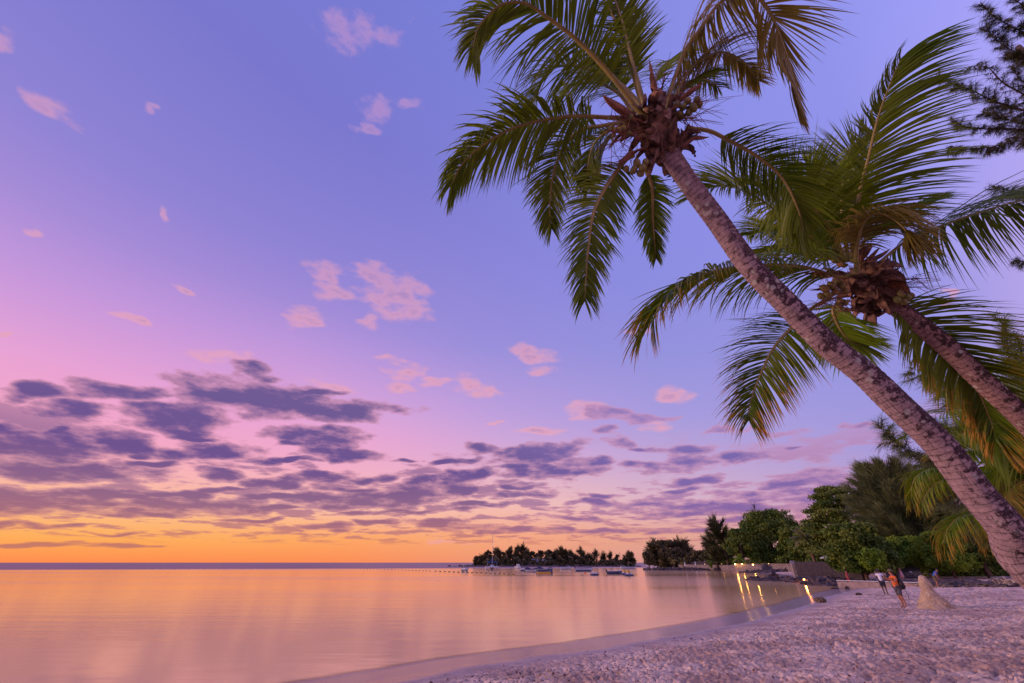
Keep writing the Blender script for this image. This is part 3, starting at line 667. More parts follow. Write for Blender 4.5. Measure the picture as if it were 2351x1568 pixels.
frond(r2, [(1920,600),(1906,579),(1841,530),(1747,459),(1690,432),(1634,430),(1600,450)], 7.1, 6.2, L=1.0, face=.55, droop=.8, seed=23, n=105, t0=.12, wind=(-.2,0,0), m='palm_y', width=.042)
frond(r2, [(1950,632),(1925,636),(1841,612),(1747,608),(1653,618),(1570,648),(1521,689),(1494,742)], 7.0, 6.0, L=1.15, face=.25, droop=1.3, seed=24, n=110, t0=.12, age=.5, width=.042, end=.6)
frond(r2, [(1920,670),(1894,689),(1864,708),(1823,746),(1777,798),(1743,866),(1721,930),(1719,965)], 7.0, 6.1, L=.85, face=.75, droop=.75, seed=25, n=100, t0=.28, age=.62, end=.5)
frond(r2, [(1930,690),(1913,712),(1925,749),(1951,783),(1992,795)], 7.1, 7.0, L=.7, face=.7, droop=.6, seed=26, n=80, t0=.1, m='palm_y')
frond(r2, [(2030,665),(2049,685),(2098,723),(2143,768),(2181,813),(2238,885),(2272,960),(2285,1010)], 7.0, 6.6, L=1.15, face=.6, droop=.8, sr=.72, sl=1., seed=27, n=120, t0=.10, age=.6, wind=(.15,0,.1), width=.042)
frond(r2, [(2010,610),(2068,562),(2106,542),(2181,511),(2257,485),(2351,459),(2430,452),(2500,480)], 7.1, 6.3, L=1.4, face=.2, droop=1.5, seed=28, n=110, t0=.12, age=.25, width=.04)
frond(r2, [(1966,628),(1967,570),(1978,522),(1997,496),(2030,492),(2072,520),(2100,560)], 6.6, 5.8, L=.8, face=.2, droop=1.4, seed=29, n=90, t0=.25, m='palm_o', r0=.042, label='olive yellow frond arching towards the viewer')
frond(r2, [(1940,610),(1898,591),(1830,568),(1770,570),(1738,598)], 7.3, 7.0, L=.6, face=.4, droop=.8, seed=30, n=80, t0=.15, m='palm_y')
frond(r2, [(1935,600),(1900,540),(1880,450),(1868,390),(1850,375)], 7.4, 8.0, L=.8, face=.6, droop=.5, seed=31, n=90, t0=.2, m='palm_y')
frond(r2, [(1965,600),(1990,545),(2040,500),(2090,475),(2130,462)], 7.4, 8.0, L=.75, face=.5, droop=.4, wind=(.2,0,0), seed=32, n=80, t0=.2)
frond(r2, [(1940,600),(1905,530),(1860,470),(1800,435),(1740,430)], 7.2, 6.8, L=1.05, face=.6, droop=.7, seed=33, n=95, t0=.15, m='palm_y', width=.042)
frond(r2, [(1930,610),(1885,565),(1830,545),(1770,530),(1720,540)], 7.3, 7.2, L=.8, face=.5, droop=.8, seed=34, n=90, t0=.15, m='palm_y')
frond(r2, [(1945,600),(1925,560),(1905,500),(1915,430),(1925,380)], 7.5, 8.2, L=.7, face=.7, droop=.3, seed=35, n=80, t0=.2)
nuts2 = [(1893,662,6.6,.09),(1908,655,6.6,.085),(1900,676,6.6,.085),(1918,668,6.6,.08),(1885,680,6.65,.08),(1932,655,6.6,.085),(1925,648,6.65,.08),(1940,668,6.6,.075),
 (1925,700,6.6,.07),(1932,710,6.6,.07),(1940,695,6.6,.07),(1945,712,6.6,.065),(1928,690,6.6,.065),(2068,675,6.6,.08),(2082,682,6.6,.08),(2075,692,6.6,.075),(2060,688,6.6,.075),(2090,678,6.65,.075),(1880,625,6.8,.04),(1888,632,6.8,.04),(1873,632,6.8,.035)]
crown_bits(r2, C2, ax2, 1.25, 84, 8, nuts2, [(1935,655,6.9,1862,662,6.6,.10),(2040,650,6.8,2098,672,6.5,.18),(2020,640,6.9,2075,618,6.7,.09),(1935,610,7.2,1915,545,7.3,.12),(1920,630,7.0,1855,620,6.8,.08)],
 [(1940,640,6.9,1870,625,6.7),(1935,670,6.8,1890,665,6.6),(1950,690,6.8,1930,705,6.6),(2030,660,6.9,2085,660,6.6),(1975,620,6.9,1985,560,6.8),(1945,680,6.9,1878,700,6.6),(2020,650,6.9,2110,640,6.7)], down=.35)

# third palm: low, its crown just outside the frame on the right
base3 = Vector((15.4, 10.0, gz(15.4, 10.0)-.1))
r3 = thing('coconut_palm', 'low coconut palm at the right edge with yellow-tipped fronds hanging behind the leaning trunk', 'palm tree', base3)
palm_trunk(r3, [(base3,), (Vector((15.2, 10.0, 2.4)),), (2470, 1190, 11.6), (2440, 1120, 11.6)], [.22, .19, .17, .15], 'trunk2', 7., 14, n=120, m=32)
C3 = dep(2440, 1120, 11.6)
for i, (pp, a, b, kw) in enumerate([
 ([(2430,1130),(2351,1090),(2302,1052),(2260,1036),(2215,1035)], 11.4, 10.2, dict(L=1.5, face=.8, droop=.15, m='palm_y', n=80, width=.055)),
 ([(2430,1110),(2370,1000),(2320,950),(2230,935),(2160,950)], 11.6, 11.0, dict(L=1.3, face=.6, droop=.6, m='palm_y', n=90)),
 ([(2430,1100),(2360,940),(2300,890),(2230,880),(2180,905)], 11.9, 12, dict(L=1.3, face=.5, droop=.9, m='palm', n=90, age=.55)),
 ([(2430,1120),(2330,1095),(2205,1082),(2141,1078),(2108,1090),(2094,1114),(2092,1140)], 11.6, 11.2, dict(L=1.0, face=.2, droop=1.8, m='palm_y', n=96, age=.45)),
 ([(2430,1130),(2330,1110),(2240,1095),(2170,1100),(2130,1130),(2118,1160)], 11.8, 11.6, dict(L=.9, face=.3, droop=1.6, m='palm_y', n=90, age=.45)),
 ([(2430,1150),(2351,1165),(2300,1172),(2249,1178),(2205,1186),(2176,1215),(2166,1246)], 11.3, 10.6, dict(L=1.15, face=.15, droop=1.9, m='palm_y', n=100, age=.55)),
 ([(2430,1150),(2380,1150),(2330,1170),(2290,1205),(2270,1240)], 11.2, 10.4, dict(L=1.0, face=.2, droop=1.8, m='palm_y', n=80, age=.6)),
 ([(2420,1130),(2380,1105),(2340,1110),(2310,1140),(2300,1180)], 10.8, 9.6, dict(L=1.2, face=.2, droop=1.6, m='palm_o', n=90, age=.55)),
 ([(2430,1100),(2400,1000),(2345,940),(2290,960)], 11.4, 10.6, dict(L=1.4, face=.7, droop=.5, m='palm_y', n=80)),
 ([(2440,1120),(2300,1020),(2200,985),(2114,986),(2080,1000)], 12.2, 13, dict(L=1.0, face=.3, droop=1.2, m='palm', n=90, age=.3)),
 ([(2430,1110),(2340,1010),(2280,985),(2200,1000),(2150,1040)], 12., 12, dict(L=1.1, face=.5, droop=1., m='palm_y', n=90, age=.5)),
 ([(2430,1120),(2380,1060),(2330,1020),(2270,1000),(2215,990)], 11.0, 9.8, dict(L=1.7, face=.85, droop=.3, m='palm_y', n=90, width=.05)),
 ([(2430,1110),(2400,1050),(2360,1000),(2320,985),(2290,1000)], 10.8, 9.6, dict(L=1.7, face=.7, droop=.6, m='palm_y', n=90, width=.05)),
 ([(2430,1090),(2390,980),(2340,900),(2280,870),(2230,890)], 12.2, 12.4, dict(L=1.5, face=.5, droop=1.2, m='palm_y', n=90, age=.5)),
 ([(2440,1120),(2520,1020),(2600,1000),(2680,1050)], 11.8, 12, dict(L=1.1, face=.3, droop=1.3, m='palm', n=60)),
 ([(2440,1120),(2540,1100),(2640,1150)], 11.8, 12, dict(L=1.1, face=.3, droop=1.3, m='palm', n=60))]):
    frond(r3, pp, a, b, seed=50+i, t0=.15, **kw)
mb = MB(); mb.ball(C3-base3, (.28, .28, .4), 12, 8, .4, 3); mb.build('fibre_sheath', M['husk'], r3)

# ------------------------------------------------------------------ casuarina boughs on the right
def needles(pts, dirs, L, wd, rg, K=2, drop=.5):
    n = len(pts); d = nrm(dirs); W = nrm(np.cross(d, rg.normal(size=(n, 3)))); cur = pts.copy(); rows = []
    Ls = L*(.7+.6*rg.random(n))[:, None]
    for s in range(K+1):
        w_ = wd*(1-.75*s/K); rows += [cur-W*w_/2, cur+W*w_/2]
        d = nrm(d+np.array([0, 0, -drop/K])); cur = cur+d*Ls/K
    V = np.stack(rows, 1).reshape(-1, 3); b = np.arange(n)*(K+1)*2
    F = np.concatenate([np.stack([b+2*s, b+2*s+1, b+2*s+3, b+2*s+2], 1) for s in range(K)]); return V, F
def bough(root, pts, seed, dens=1., spread=.38, back=0):
    rg = np.random.default_rng(seed); org = np.array(root.location)
    z0 = dep(*pts[0]).z-root.location.z-1.3; P, ln = spline([Vector((root.location.x+.105*z0, root.location.y, root.location.z+z0))]+[dep(*p) for p in pts], 80); T = nrm(np.gradient(P, axis=0)); mb = MB()
    mb.tube([p-org for p in P], list(np.linspace(.042, .004, 80)), 6)
    NV = []; ND = []
    nb = int(ln*15*dens)
    for k in range(nb):
        t = .3+.69*(k+rg.random())/nb; i = int(t*79); p = P[i]; tdir = T[i]
        rnd = nrm(rg.normal(size=3)); lat = nrm(np.cross(tdir, rnd))
        d = nrm(tdir*.9 + lat*.8 + np.array([0, 0, -.10])); L = spread*(1.15-.75*t)*(.5+.8*rg.random())
        q = [p]; m_ = 7
        for s in range(m_): d = nrm(d+rg.normal(size=3)*.10+tdir*.06+np.array([0, 0, -.03])); q.append(q[-1]+d*L/m_)
        q = np.array(q); mb.tube([a-org for a in q], list(np.linspace(.006, .0018, m_+1)), 4, False)
        nn = int(100*dens*L/spread)+30; j = rg.random(nn)*m_*.999; ji = j.astype(int); f = (j-ji)[:, None]
        NV.append(q[ji]*(1-f)+q[ji+1]*f); ND.append(d*.75+rg.normal(size=(nn, 3))*.55+np.array([.0, 0, -.45]))
    V, F = needles(np.concatenate(NV), np.concatenate(ND), .125, .0052, rg)
    o = mb.build('bough', M['twig'], root); mesh_obj('needles', V-org, F, M['casu'], o)
base4 = Vector((13.2, 6.0, gz(13.2, 6.0)))
r4 = thing('casuarina_tree', 'casuarina tree outside the right edge, its needle boughs reaching into the top right corner', 'tree', base4)
mb = MB(); top4 = Vector((12.4, 5.4, 16)); mb.tube([Vector((0, 0, -.2)), Vector((.3, 0, 3)), Vector((.9, 0, 8)), Vector((1.6, 0, 15))], [.32, .26, .2, .06], 12)
mb.build('trunk', M['bark'], r4)
for i, (pp, dn) in enumerate([
 ([(2560,330,8.6),(2351,254,8),(2314,243,7.9),(2278,231,7.8),(2226,205,7.7),(2188,195,7.6),(2147,170,7.5)], 1.15),
 ([(2560,380,8.6),(2351,318,8),(2303,331,7.9),(2252,341,7.8),(2201,341,7.7),(2172,338,7.6)], 1.),
 ([(2560,340,8.6),(2351,299,8.2),(2278,297,8.1),(2226,293,8),(2190,280,7.9),(2176,272,7.8)], 1.),
 ([(2500,300,8.6),(2351,217,8.3),(2303,190,8.2),(2268,155,8.1),(2234,152,8),(2219,154,7.9)], .7),
 ([(2560,150,8.6),(2400,95,8.2),(2330,65,8.),(2280,35,7.9),(2252,6,7.8)], 1.3),
 ([(2560,120,8.6),(2420,50,8.2),(2360,20,8.),(2320,-10,7.9),(2290,-40,7.8)], 1.3),
 ([(2560,200,8.8),(2400,150,8.4),(2330,120,8.2),(2280,85,8.1),(2262,55,8)], 1.4),
 ([(2560,220,8.8),(2430,165,8.3),(2360,140,8.2),(2300,125,8.1)], 1.2),
 ([(2560,270,8.8),(2420,225,8.3),(2351,190,8.2),(2320,150,8.1)], 1.2),
 ([(2560,300,9),(2430,290,8.7),(2351,285,8.5),(2290,265,8.4),(2250,255,8.3)], 1.3),
 ([(2560,420,8.8),(2430,440,8.4),(2351,450,8.2),(2310,436,8.1),(2268,428,8)], .9),
 ([(2560,560,8.8),(2430,590,8.4),(2370,600,8.2),(2320,596,8.1)], .9)]):
    bough(r4, pp, 200+i, dn)
# a second, further back, behind the palms
_q = dep(2470, 1300, 21); base5 = Vector((_q.x, _q.y, gz(_q.x, _q.y)))
r5 = thing('casuarina_tree', 'wispy casuarina behind the low palm, its bough tips pointing up left past the leaning trunk', 'tree', base5)
def bough_far(root, pts, seed, L=.9, wd=.03, dens=1., spread=1.2, r=.05):
    rg = np.random.default_rng(seed); org = np.array(root.location)
    P, ln = spline([dep(*p) for p in pts], 40); T = nrm(np.gradient(P, axis=0)); mb = MB()
    mb.tube([p-org for p in P], list(np.linspace(r, .01, 40)), 5); NV = []; ND = []
    nb = int(ln*5*dens)
    for k in range(nb):
        t = .05+.94*(k+rg.random())/nb; i = int(t*39); d = nrm(T[i]*1.1+rg.normal(size=3)*.5); LL = spread*(1.1-.75*t)*(.5+rg.random()*.7)
        q = [P[i]]
        for s in range(5): d = nrm(d+rg.normal(size=3)*.12); q.append(q[-1]+d*LL/5)
        q = np.array(q); mb.tube([a-org for a in q], [.015, .012, .01, .008, .006, .004], 3, False)
        nn = int(46*dens); j = rg.random(nn)*4.99; ji = j.astype(int); f = (j-ji)[:, None]
        NV.append(q[ji]*(1-f)+q[ji+1]*f); ND.append(d+rg.normal(size=(nn, 3))*.45+np.array([-.1, 0, -.25]))
    V, F = needles(np.concatenate(NV), np.concatenate(ND), L, wd, rg)
    o = mb.build('bough', M['twig'], root, ); mesh_obj('needles', V-org, F, M['casu_far'], o)
D5 = 21.
mb = MB(); tp = [dep(2465,1250,D5), dep(2455,1150,D5), dep(2440,1000,D5), dep(2440,850,D5), dep(2450,700,D5)]
mb.tube([Vector((0, 0, -.3))]+[p-base5 for p in tp], [.34, .3, .26, .2, .14, .05], 10); mb.build('trunk', M['bark'], r5)
for i, pp in enumerate([
 [(2450,1130,D5),(2340,1130,D5),(2200,1075,D5),(2137,1055,D5-1),(2069,1026,D5-1),(2040,1001,D5-1),(2014,976,D5-1)],
 [(2450,1050,D5),(2345,1050,D5),(2260,1020,D5),(2180,990,D5),(2120,960,D5)],
 [(2450,1100,D5),(2345,1100,D5),(2220,1080,D5),(2150,1075,D5),(2105,1060,D5)],
 [(2450,1000,D5),(2345,1000,D5),(2270,960,D5),(2190,920,D5),(2130,880,D5),(2085,845,D5)],
 [(2450,1000,D5),(2345,1000,D5),(2260,950,D5),(2200,905,D5),(2140,850,D5)],
 [(2450,900,D5),(2360,900,D5),(2330,860,D5),(2310,800,D5),(2300,735,D5)],
 [(2450,900,D5),(2360,900,D5),(2350,830,D5),(2335,780,D5)],
 [(2450,900,D5),(2400,900,D5),(2360,870,D5),(2330,830,D5)],
 [(2450,1150,D5),(2345,1150,D5),(2250,1120,D5),(2170,1105,D5),(2110,1110,D5)],
 [(2450,1000,D5),(2345,1000,D5),(2330,930,D5),(2300,880,D5)],
 [(2450,1180,D5),(2345,1180,D5),(2250,1150,D5),(2180,1140,D5),(2130,1150,D5)]]):
    bough_far(r5, pp, 300+i, L=.55, wd=.022, dens=1.4, spread=1.5)
# ------------------------------------------------------------------ trees of the far shore
def foot_u(u, vb, vt): return 1175.5+(u-1175.5)*(vb+865)/((vb+vt)/2+865)
def quads(c, n_, size, rg, flat=0., elong=1., dirs=None):
    n = len(c); N = nrm(rg.normal(size=(n, 3))+np.array([0, 0, flat])); a = rg.normal(size=(n, 3)) if dirs is None else dirs
    A = nrm(a-N*(a*N).sum(1, keepdims=True)); Bv = np.cross(N, A)
    s = (size*(.6+.8*rg.random(n)))[:, None]; A = A*s*elong; Bv = Bv*s
    V = np.stack([c-A-Bv*.35, c-A*.2-Bv, c+A, c-A*.1+Bv*.9], 1).reshape(-1, 3)
    return V, np.arange(n*4).reshape(n, 4)
def crown_pts(lobes, per, rg, shell=.55):
    out = []
    for (x, y, z, rx, ry, rz) in lobes:
        d = nrm(rg.normal(size=(per, 3))); r = (shell+(1-shell)*rg.random(per))[:, None]
        out.append(np.array([x, y, z])+d*r*np.array([rx, ry, rz]))
    return np.concatenate(out)
def limbs(mb, base, tips, r, rg, fork=.35):
    base = Vector(base)
    for tpt in tips:
        tpt = Vector(tpt); k = base.lerp(tpt, fork); k.x = base.x+(tpt.x-base.x)*fork*.5; k.y = base.y+(tpt.y-base.y)*fork*.5
        m_ = k.lerp(tpt, .5)+Vector((rg.normal()*.1, rg.normal()*.1, .2))*(tpt-k).length*.3
        mb.tube([base, k, m_, tpt], [r, r*.8, r*.45, r*.15], 6)
def broad_tree(u, vb, vt, wpx, Y, label, mt='broad', leaf=.4, lobes=26, per=150, name='tree', seed=0, group=None, low=.25, lean=0., flat=.3, kind='round', trunk_r=None, yd=None):
    """crown fills the box of wpx by vt..vb as seen from the beach"""
    rg = np.random.default_rng(seed); b = at(foot_u(u, vb, vt), vb, Y); root = thing(name, label, 'tree', (b.x, b.y, gz(b.x, b.y)), 0, group)
    H = at(u, vt, Y).z-root.location.z; W_ = 1.12*wpx*Y*.000957/2; Dp = (yd or W_*.9)
    rot = -math.atan2(b.x, b.y); root.rotation_euler = (0, 0, rot)
    L = []
    if kind == 'round':
        lobes = int(lobes*1.7); per = int(per/1.7)
        for i in range(lobes):
            a = rg.random()*2*np.pi; hh = rg.random(); rad = math.sqrt(max(0, 1-(hh*1.15-.25)**2)) * (.35+.55*rg.random())
            s = min(W_*(.10+.20*rg.random()**1.3), H*(1-low)*.32); z = H*(low+(1-low)*hh)
            L.append((math.cos(a)*rad*(W_-s*.5)+lean*H*hh, math.sin(a)*rad*Dp, min(max(z, H*low+s*.55), H-s*.75), s*1.15, s*1.1, s*.8))
    elif kind == 'tier':
        nt = 8
        for i in range(nt):
            hh = (i+.5)/nt; rw = W_*math.sqrt(max(.05, 1-hh**1.6))
            for k in range(max(2, int(lobes/nt))):
                a = rg.random()*2*np.pi; q = .45+.55*rg.random(); s = W_*.22*(1.15-.5*hh)
                L.append((math.cos(a)*q*rw+lean*H*hh, math.sin(a)*q*rw, H*(low+(1-low)*hh)+rg.normal()*H*.03-.03*H, s*1.5, s*1.5, s*.3))
    leaf = leaf*.5; per = int(per*3.2)
    C_ = crown_pts(L, per, rg, .45 if kind == 'round' else .2)
    C_ = C_ + .9*leaf*rg.normal(size=C_.shape)
    V, F = quads(C_, 1, leaf, rg, flat)
    mesh_obj('crown', V, F, M[mt], root)
    mb = MB(); tr = trunk_r or H*.03; mb.tube([(0, 0, -.3), (lean*H*.15, 0, H*low*.6), (lean*H*.4, 0, H*.5)], [tr*1.3, tr, tr*.6], 8)
    limbs(mb, (lean*H*.1, 0, H*low*.5), [L[i][:3] for i in range(0, len(L), max(1, len(L)//9))], tr*.6, rg)
    mb.build('trunk', M['bark'], root); return root
def casuarina(u, vb, vt, wpx, Y, label, mt='casu_far', seed=0, leaf=.5, plumes=46, per=90, lean=0., group=None, name='casuarina_tree', low=.15, up=.9, wd=.22, thin=False):
    rg = np.random.default_rng(seed); b = at(foot_u(u, vb, vt), vb, Y); root = thing(name, label, 'tree', (b.x, b.y, gz(b.x, b.y)), 0, group)
    H = at(u, vt, Y).z-root.location.z; W_ = wpx*Y*.000957/2; root.rotation_euler = (0, 0, -math.atan2(b.x, b.y))
    mb = MB(); tr = H*.022; mb.tube([(0, 0, -.3), (lean*H*.3, 0, H*.35), (lean*H*.8, 0, H*.85)], [tr*1.4, tr, tr*.3], 8)
    PV = []; PD_ = []
    for i in range(plumes):
        hh = low+(.93-low)*rg.random()**.8; a = rg.random()*2*np.pi; base = np.array([lean*H*hh*.95, 0, H*hh*.85])
        env = math.sin(min(1, (1.12-hh)*1.25)*math.pi*.5)
        out = np.array([math.cos(a), math.sin(a)*.9, 0])*W_*env*(.55+.5*rg.random()); tip = base+out+np.array([lean*H*.08, 0, H*(.06+.16*rg.random())*up])
        if i == 0: tip = np.array([lean*H, 0, H])
        tip[2] = min(tip[2], H)
        t = np.linspace(0, 1, 7)[:, None]; q = base*(1-t)+tip*t; q[:, 2] += -np.sin(t[:, 0]*np.pi)*H*.02*up
        mb.tube([Vector(x) for x in q], list(np.linspace(tr*.35, tr*.05, 7)), 4, False)
        f = rg.random(per)**.7; j = f*5.999; ji = j.astype(int); fr = (j-ji)[:, None]; pts = q[ji]*(1-fr)+q[ji+1]*fr
        pts = pts+rg.normal(size=(per, 3))*(W_*.085)*np.array([1, 1, .8])*(1.25-f)[:, None]
        PV.append(pts); PD_.append(np.tile(nrm(tip-base), (per, 1))*(1.1 if up > .5 else .5)+rg.normal(size=(per, 3))*.42+np.array([lean*.5, 0, .35*up-.15]))
    P_ = np.concatenate(PV); D_ = np.concatenate(PD_)
    V, F = needles(P_, D_, leaf*1.9, wd*leaf*1.3, rg, K=2, drop=.35)
    mesh_obj('crown', V, F, M[mt], root); mb.build('trunk', M['bark'], root); return root
def small_palm(u, vb, vt, rpx, Y, label, mt='palm_y', seed=0, nf=16, group=None, lean=0., name='palm_tree', dr=1., trunk='trunk2', tr=.14):
    rg = np.random.default_rng(seed); u = 1175.5+(u-1175.5)*(vb+865)/(vt+865); b = at(u, vb, Y); root = thing(name, label, 'palm tree', (b.x, b.y, gz(b.x, b.y)), -math.atan2(b.x, b.y), group)
    H = at(u, vt, Y).z-root.location.z; R = rpx*Y*.000957
    mb = MB(); mb.tube([(0, 0, -.3), (lean*H*.4, 0, H*.5), (lean*H, 0, H)], [tr*1.2, tr, tr*.85], 8); mb.build('trunk', M['bark'], root)
    V = []; F = []; n0 = 0
    for i in range(nf):
        a = i*2.399; e = rg.uniform(-.3, 1.3); d = np.array([math.cos(a)*math.cos(e), math.sin(a)*math.cos(e), math.sin(e)]); q = [np.array([lean*H, 0, H])]
        for s in range(9): q.append(q[-1]+d*R/9*1.15); d = nrm(d+np.array([0, 0, -.19*dr]))
        q = np.array(q); t = np.linspace(0, 8.99, 46); ji = t.astype(int); fr = (t-ji)[:, None]; p = q[ji]*(1-fr)+q[ji+1]*fr; T = nrm(q[ji+1]-q[ji])
        S = nrm(np.cross(T, [0, 0, 1.])); k = (np.sin(np.clip(t/9*1.1+.12, 0, 1)*np.pi)**.5*.30*R)[:, None]
        for sd_ in (-1, 1):
            e1 = p+(S*sd_*.75+T*.65+np.array([0, 0, -.45*dr]))*k; w_ = T*R*.014
            V.append(np.stack([p-w_, p+w_, e1+w_*.4, e1-w_*.4], 1).reshape(-1, 3)); F.append(np.arange(46*4).reshape(46, 4)+n0); n0 += 184
    mesh_obj('crown', np.concatenate(V), np.concatenate(F), M[mt], root, attr=np.zeros(n0)); return root

casuarina(2104, 1302, 1064, 250, 69, 'huge feathery casuarina leaning left on the right shore, tallest tree there', leaf=.66, plumes=190, per=420, seed=1, lean=-.09, up=1.6, wd=.09, low=.12)
broad_tree(1950, 1305, 1110, 165, 92, 'tall dark tree with layered flat branches beside the huge casuarina', 'layer', .36, 96, 150, 'layered_tree', 2, kind='tier', low=.22, lean=-.05)
broad_tree(1768, 1305, 1172, 150, 156, 'big round banyan-like tree behind the lamp-lit stone wall', 'broad', .55, 60, 190, 'broadleaf_tree', 3, low=.12)
broad_tree(1700, 1306, 1215, 70, 150, 'darker green tree filling the left foot of the round tree', 'broad', .5, 26, 150, 'broadleaf_tree', 31, low=.1)
broad_tree(1825, 1306, 1215, 80, 140, 'grey green tree between the round tree and the date palm', 'broad', .5, 30, 150, 'broadleaf_tree', 32, low=.15)
casuarina(1662, 1303, 1188, 70, 168, 'sparse casuarina with a pointed top left of the round tree', leaf=1.15, plumes=40, per=70, seed=4, up=1., wd=.16, lean=-.08, mt='casu')
casuarina(1640, 1303, 1222, 46, 172, 'shorter sparse casuarina standing on the shore side of its pointed neighbour', leaf=1.1, plumes=26, per=60, seed=5, up=.8, wd=.16, lean=-.1, mt='casu')
casuarina(1822, 1300, 1176, 36, 175, 'thin casuarina top showing above the right side of the round tree', leaf=1.1, plumes=22, per=60, seed=6, up=1., wd=.16, mt='casu')
casuarina(1765, 1300, 1163, 60, 180, 'wind-bent casuarina top showing over the round tree', leaf=1.15, plumes=30, per=60, seed=61, up=.4, wd=.16, lean=-.1, mt='casu')
broad_tree(1845, 1304, 1243, 80, 122, 'dark bushy tree behind the date palm', 'broad', .42, 30, 160, 'broadleaf_tree', 7, low=.12)
broad_tree(1893, 1303, 1250, 62, 112, 'bushy tree right of the date palm, above the dark stone wall', 'broad', .42, 24, 150, 'broadleaf_tree', 71, low=.1)
broad_tree(1868, 1304, 1205, 85, 134, 'olive tree behind the date palm, reaching over its head', 'broad', .5, 34, 150, 'broadleaf_tree', 72, low=.1)
broad_tree(1650, 1303, 1252, 70, 182, 'low dark tree around the feet of the sparse casuarinas', 'broad', .6, 24, 120, 'broadleaf_tree', 73, low=.05)
small_palm(1856, 1304, 1238, 36, 98, 'date palm with grey green head standing above the dark stone wall', 'date', 8, 34, name='date_palm', dr=.9, lean=-.06, tr=.3)
small_palm(1888, 1303, 1212, 40, 96, 'coconut palm crown in front of the layered tree', 'palm', 9, 18, dr=1.4, lean=-.05)
small_palm(1925, 1303, 1222, 36, 88, 'yellowish coconut palm crown right of its darker neighbour', 'palm_y', 10, 18, dr=1.4, lean=-.05)
broad_tree(1965, 1312, 1203, 130, 62, 'broad dark green tree overhanging the end of the dark stone wall', 'broad', .30, 70, 210, 'broadleaf_tree', 11, low=.2)
broad_tree(2006, 1318, 1262, 62, 58, 'small bright green acacia with thin trunks on the rocks', 'broad_l', .2, 26, 150, 'acacia_tree', 12, low=.45)
broad_tree(2085, 1322, 1234, 120, 66, 'bright green tree over the pale slanted panel', 'broad_l', .22, 60, 210, 'broadleaf_tree', 13, low=.3)
broad_tree(2168, 1318, 1222, 92, 60, 'yellow green bushy tree in front of the timber fence', 'broad_l', .2, 60, 230, 'broadleaf_tree', 14, low=.18)
broad_tree(2040, 1312, 1245, 70, 66, 'green tree behind the acacia', 'broad', .25, 30, 180, 'broadleaf_tree', 15, low=.3)
broad_tree(2255, 1316, 1250, 120, 60, 'low spreading tree with a leaning dark trunk behind the big palm trunk', 'broad', .2, 60, 200, 'broadleaf_tree', 16, low=.5, lean=-.3, trunk_r=.25)
broad_tree(2195, 1312, 1165, 130, 80, 'olive green tree behind the low palm fronds', 'casu_far', .4, 50, 180, 'broadleaf_tree', 17, low=.2)
broad_tree(2320, 1312, 1150, 150, 74, 'dim tree mass at the right edge behind the palms', 'broad', .4, 50, 180, 'broadleaf_tree', 18, low=.15)
# the little headland left of the shore trees
broad_tree(1535, 1299, 1240, 92, 235, 'large dark tree on the small headland beside the gap to the open sea', 'isle', .75, 40, 110, 'headland_tree', 20, low=.03)
casuarina(1505, 1299, 1243, 44, 238, 'casuarina at the left side of the headland tree', 'isle', 21, leaf=1.5, plumes=30, per=50, wd=.25)
casuarina(1562, 1299, 1240, 52, 236, 'casuarina at the right side of the headland tree', 'isle', 22, leaf=1.5, plumes=34, per=50, wd=.25, up=1.2)
broad_tree(1488, 1299, 1266, 26, 230, 'small lone tree at the tip of the headland', 'isle', .8, 10, 40, 'headland_tree', 23, low=.35)
broad_tree(1600, 1300, 1264, 50, 215, 'low flat tree left of the blue pavilion', 'isle', .7, 16, 80, 'headland_tree', 24, low=.1)
broad_tree(1632, 1301, 1264, 50, 205, 'dark low tree right of the blue pavilion', 'isle', .7, 18, 80, 'headland_tree', 25, low=.05)
small_palm(1546, 1301, 1289, 12, 215, 'tiny orange palm on the headland lawn, left one', 'palm_o', 26, 9, group='small palms on the headland lawn', dr=.6)
small_palm(1566, 1301, 1290, 12, 213, 'tiny orange palm on the headland lawn, right one', 'palm_o', 27, 9, group='small palms on the headland lawn', dr=.6)
small_palm(1672, 1304, 1277, 20, 172, 'young palm with a leaning trunk left of the lit stone wall', 'palm_y', 28, 12, dr=.9, lean=-.1)
small_palm(1702, 1313, 1281, 20, 144, 'young palm whose trunk leans across the lit stone wall', 'palm_y', 29, 12, dr=.9, lean=-.2)
small_palm(1652, 1304, 1285, 14, 178, 'short yellow palm beside the white tent', 'palm_y', 30, 10, dr=.7)

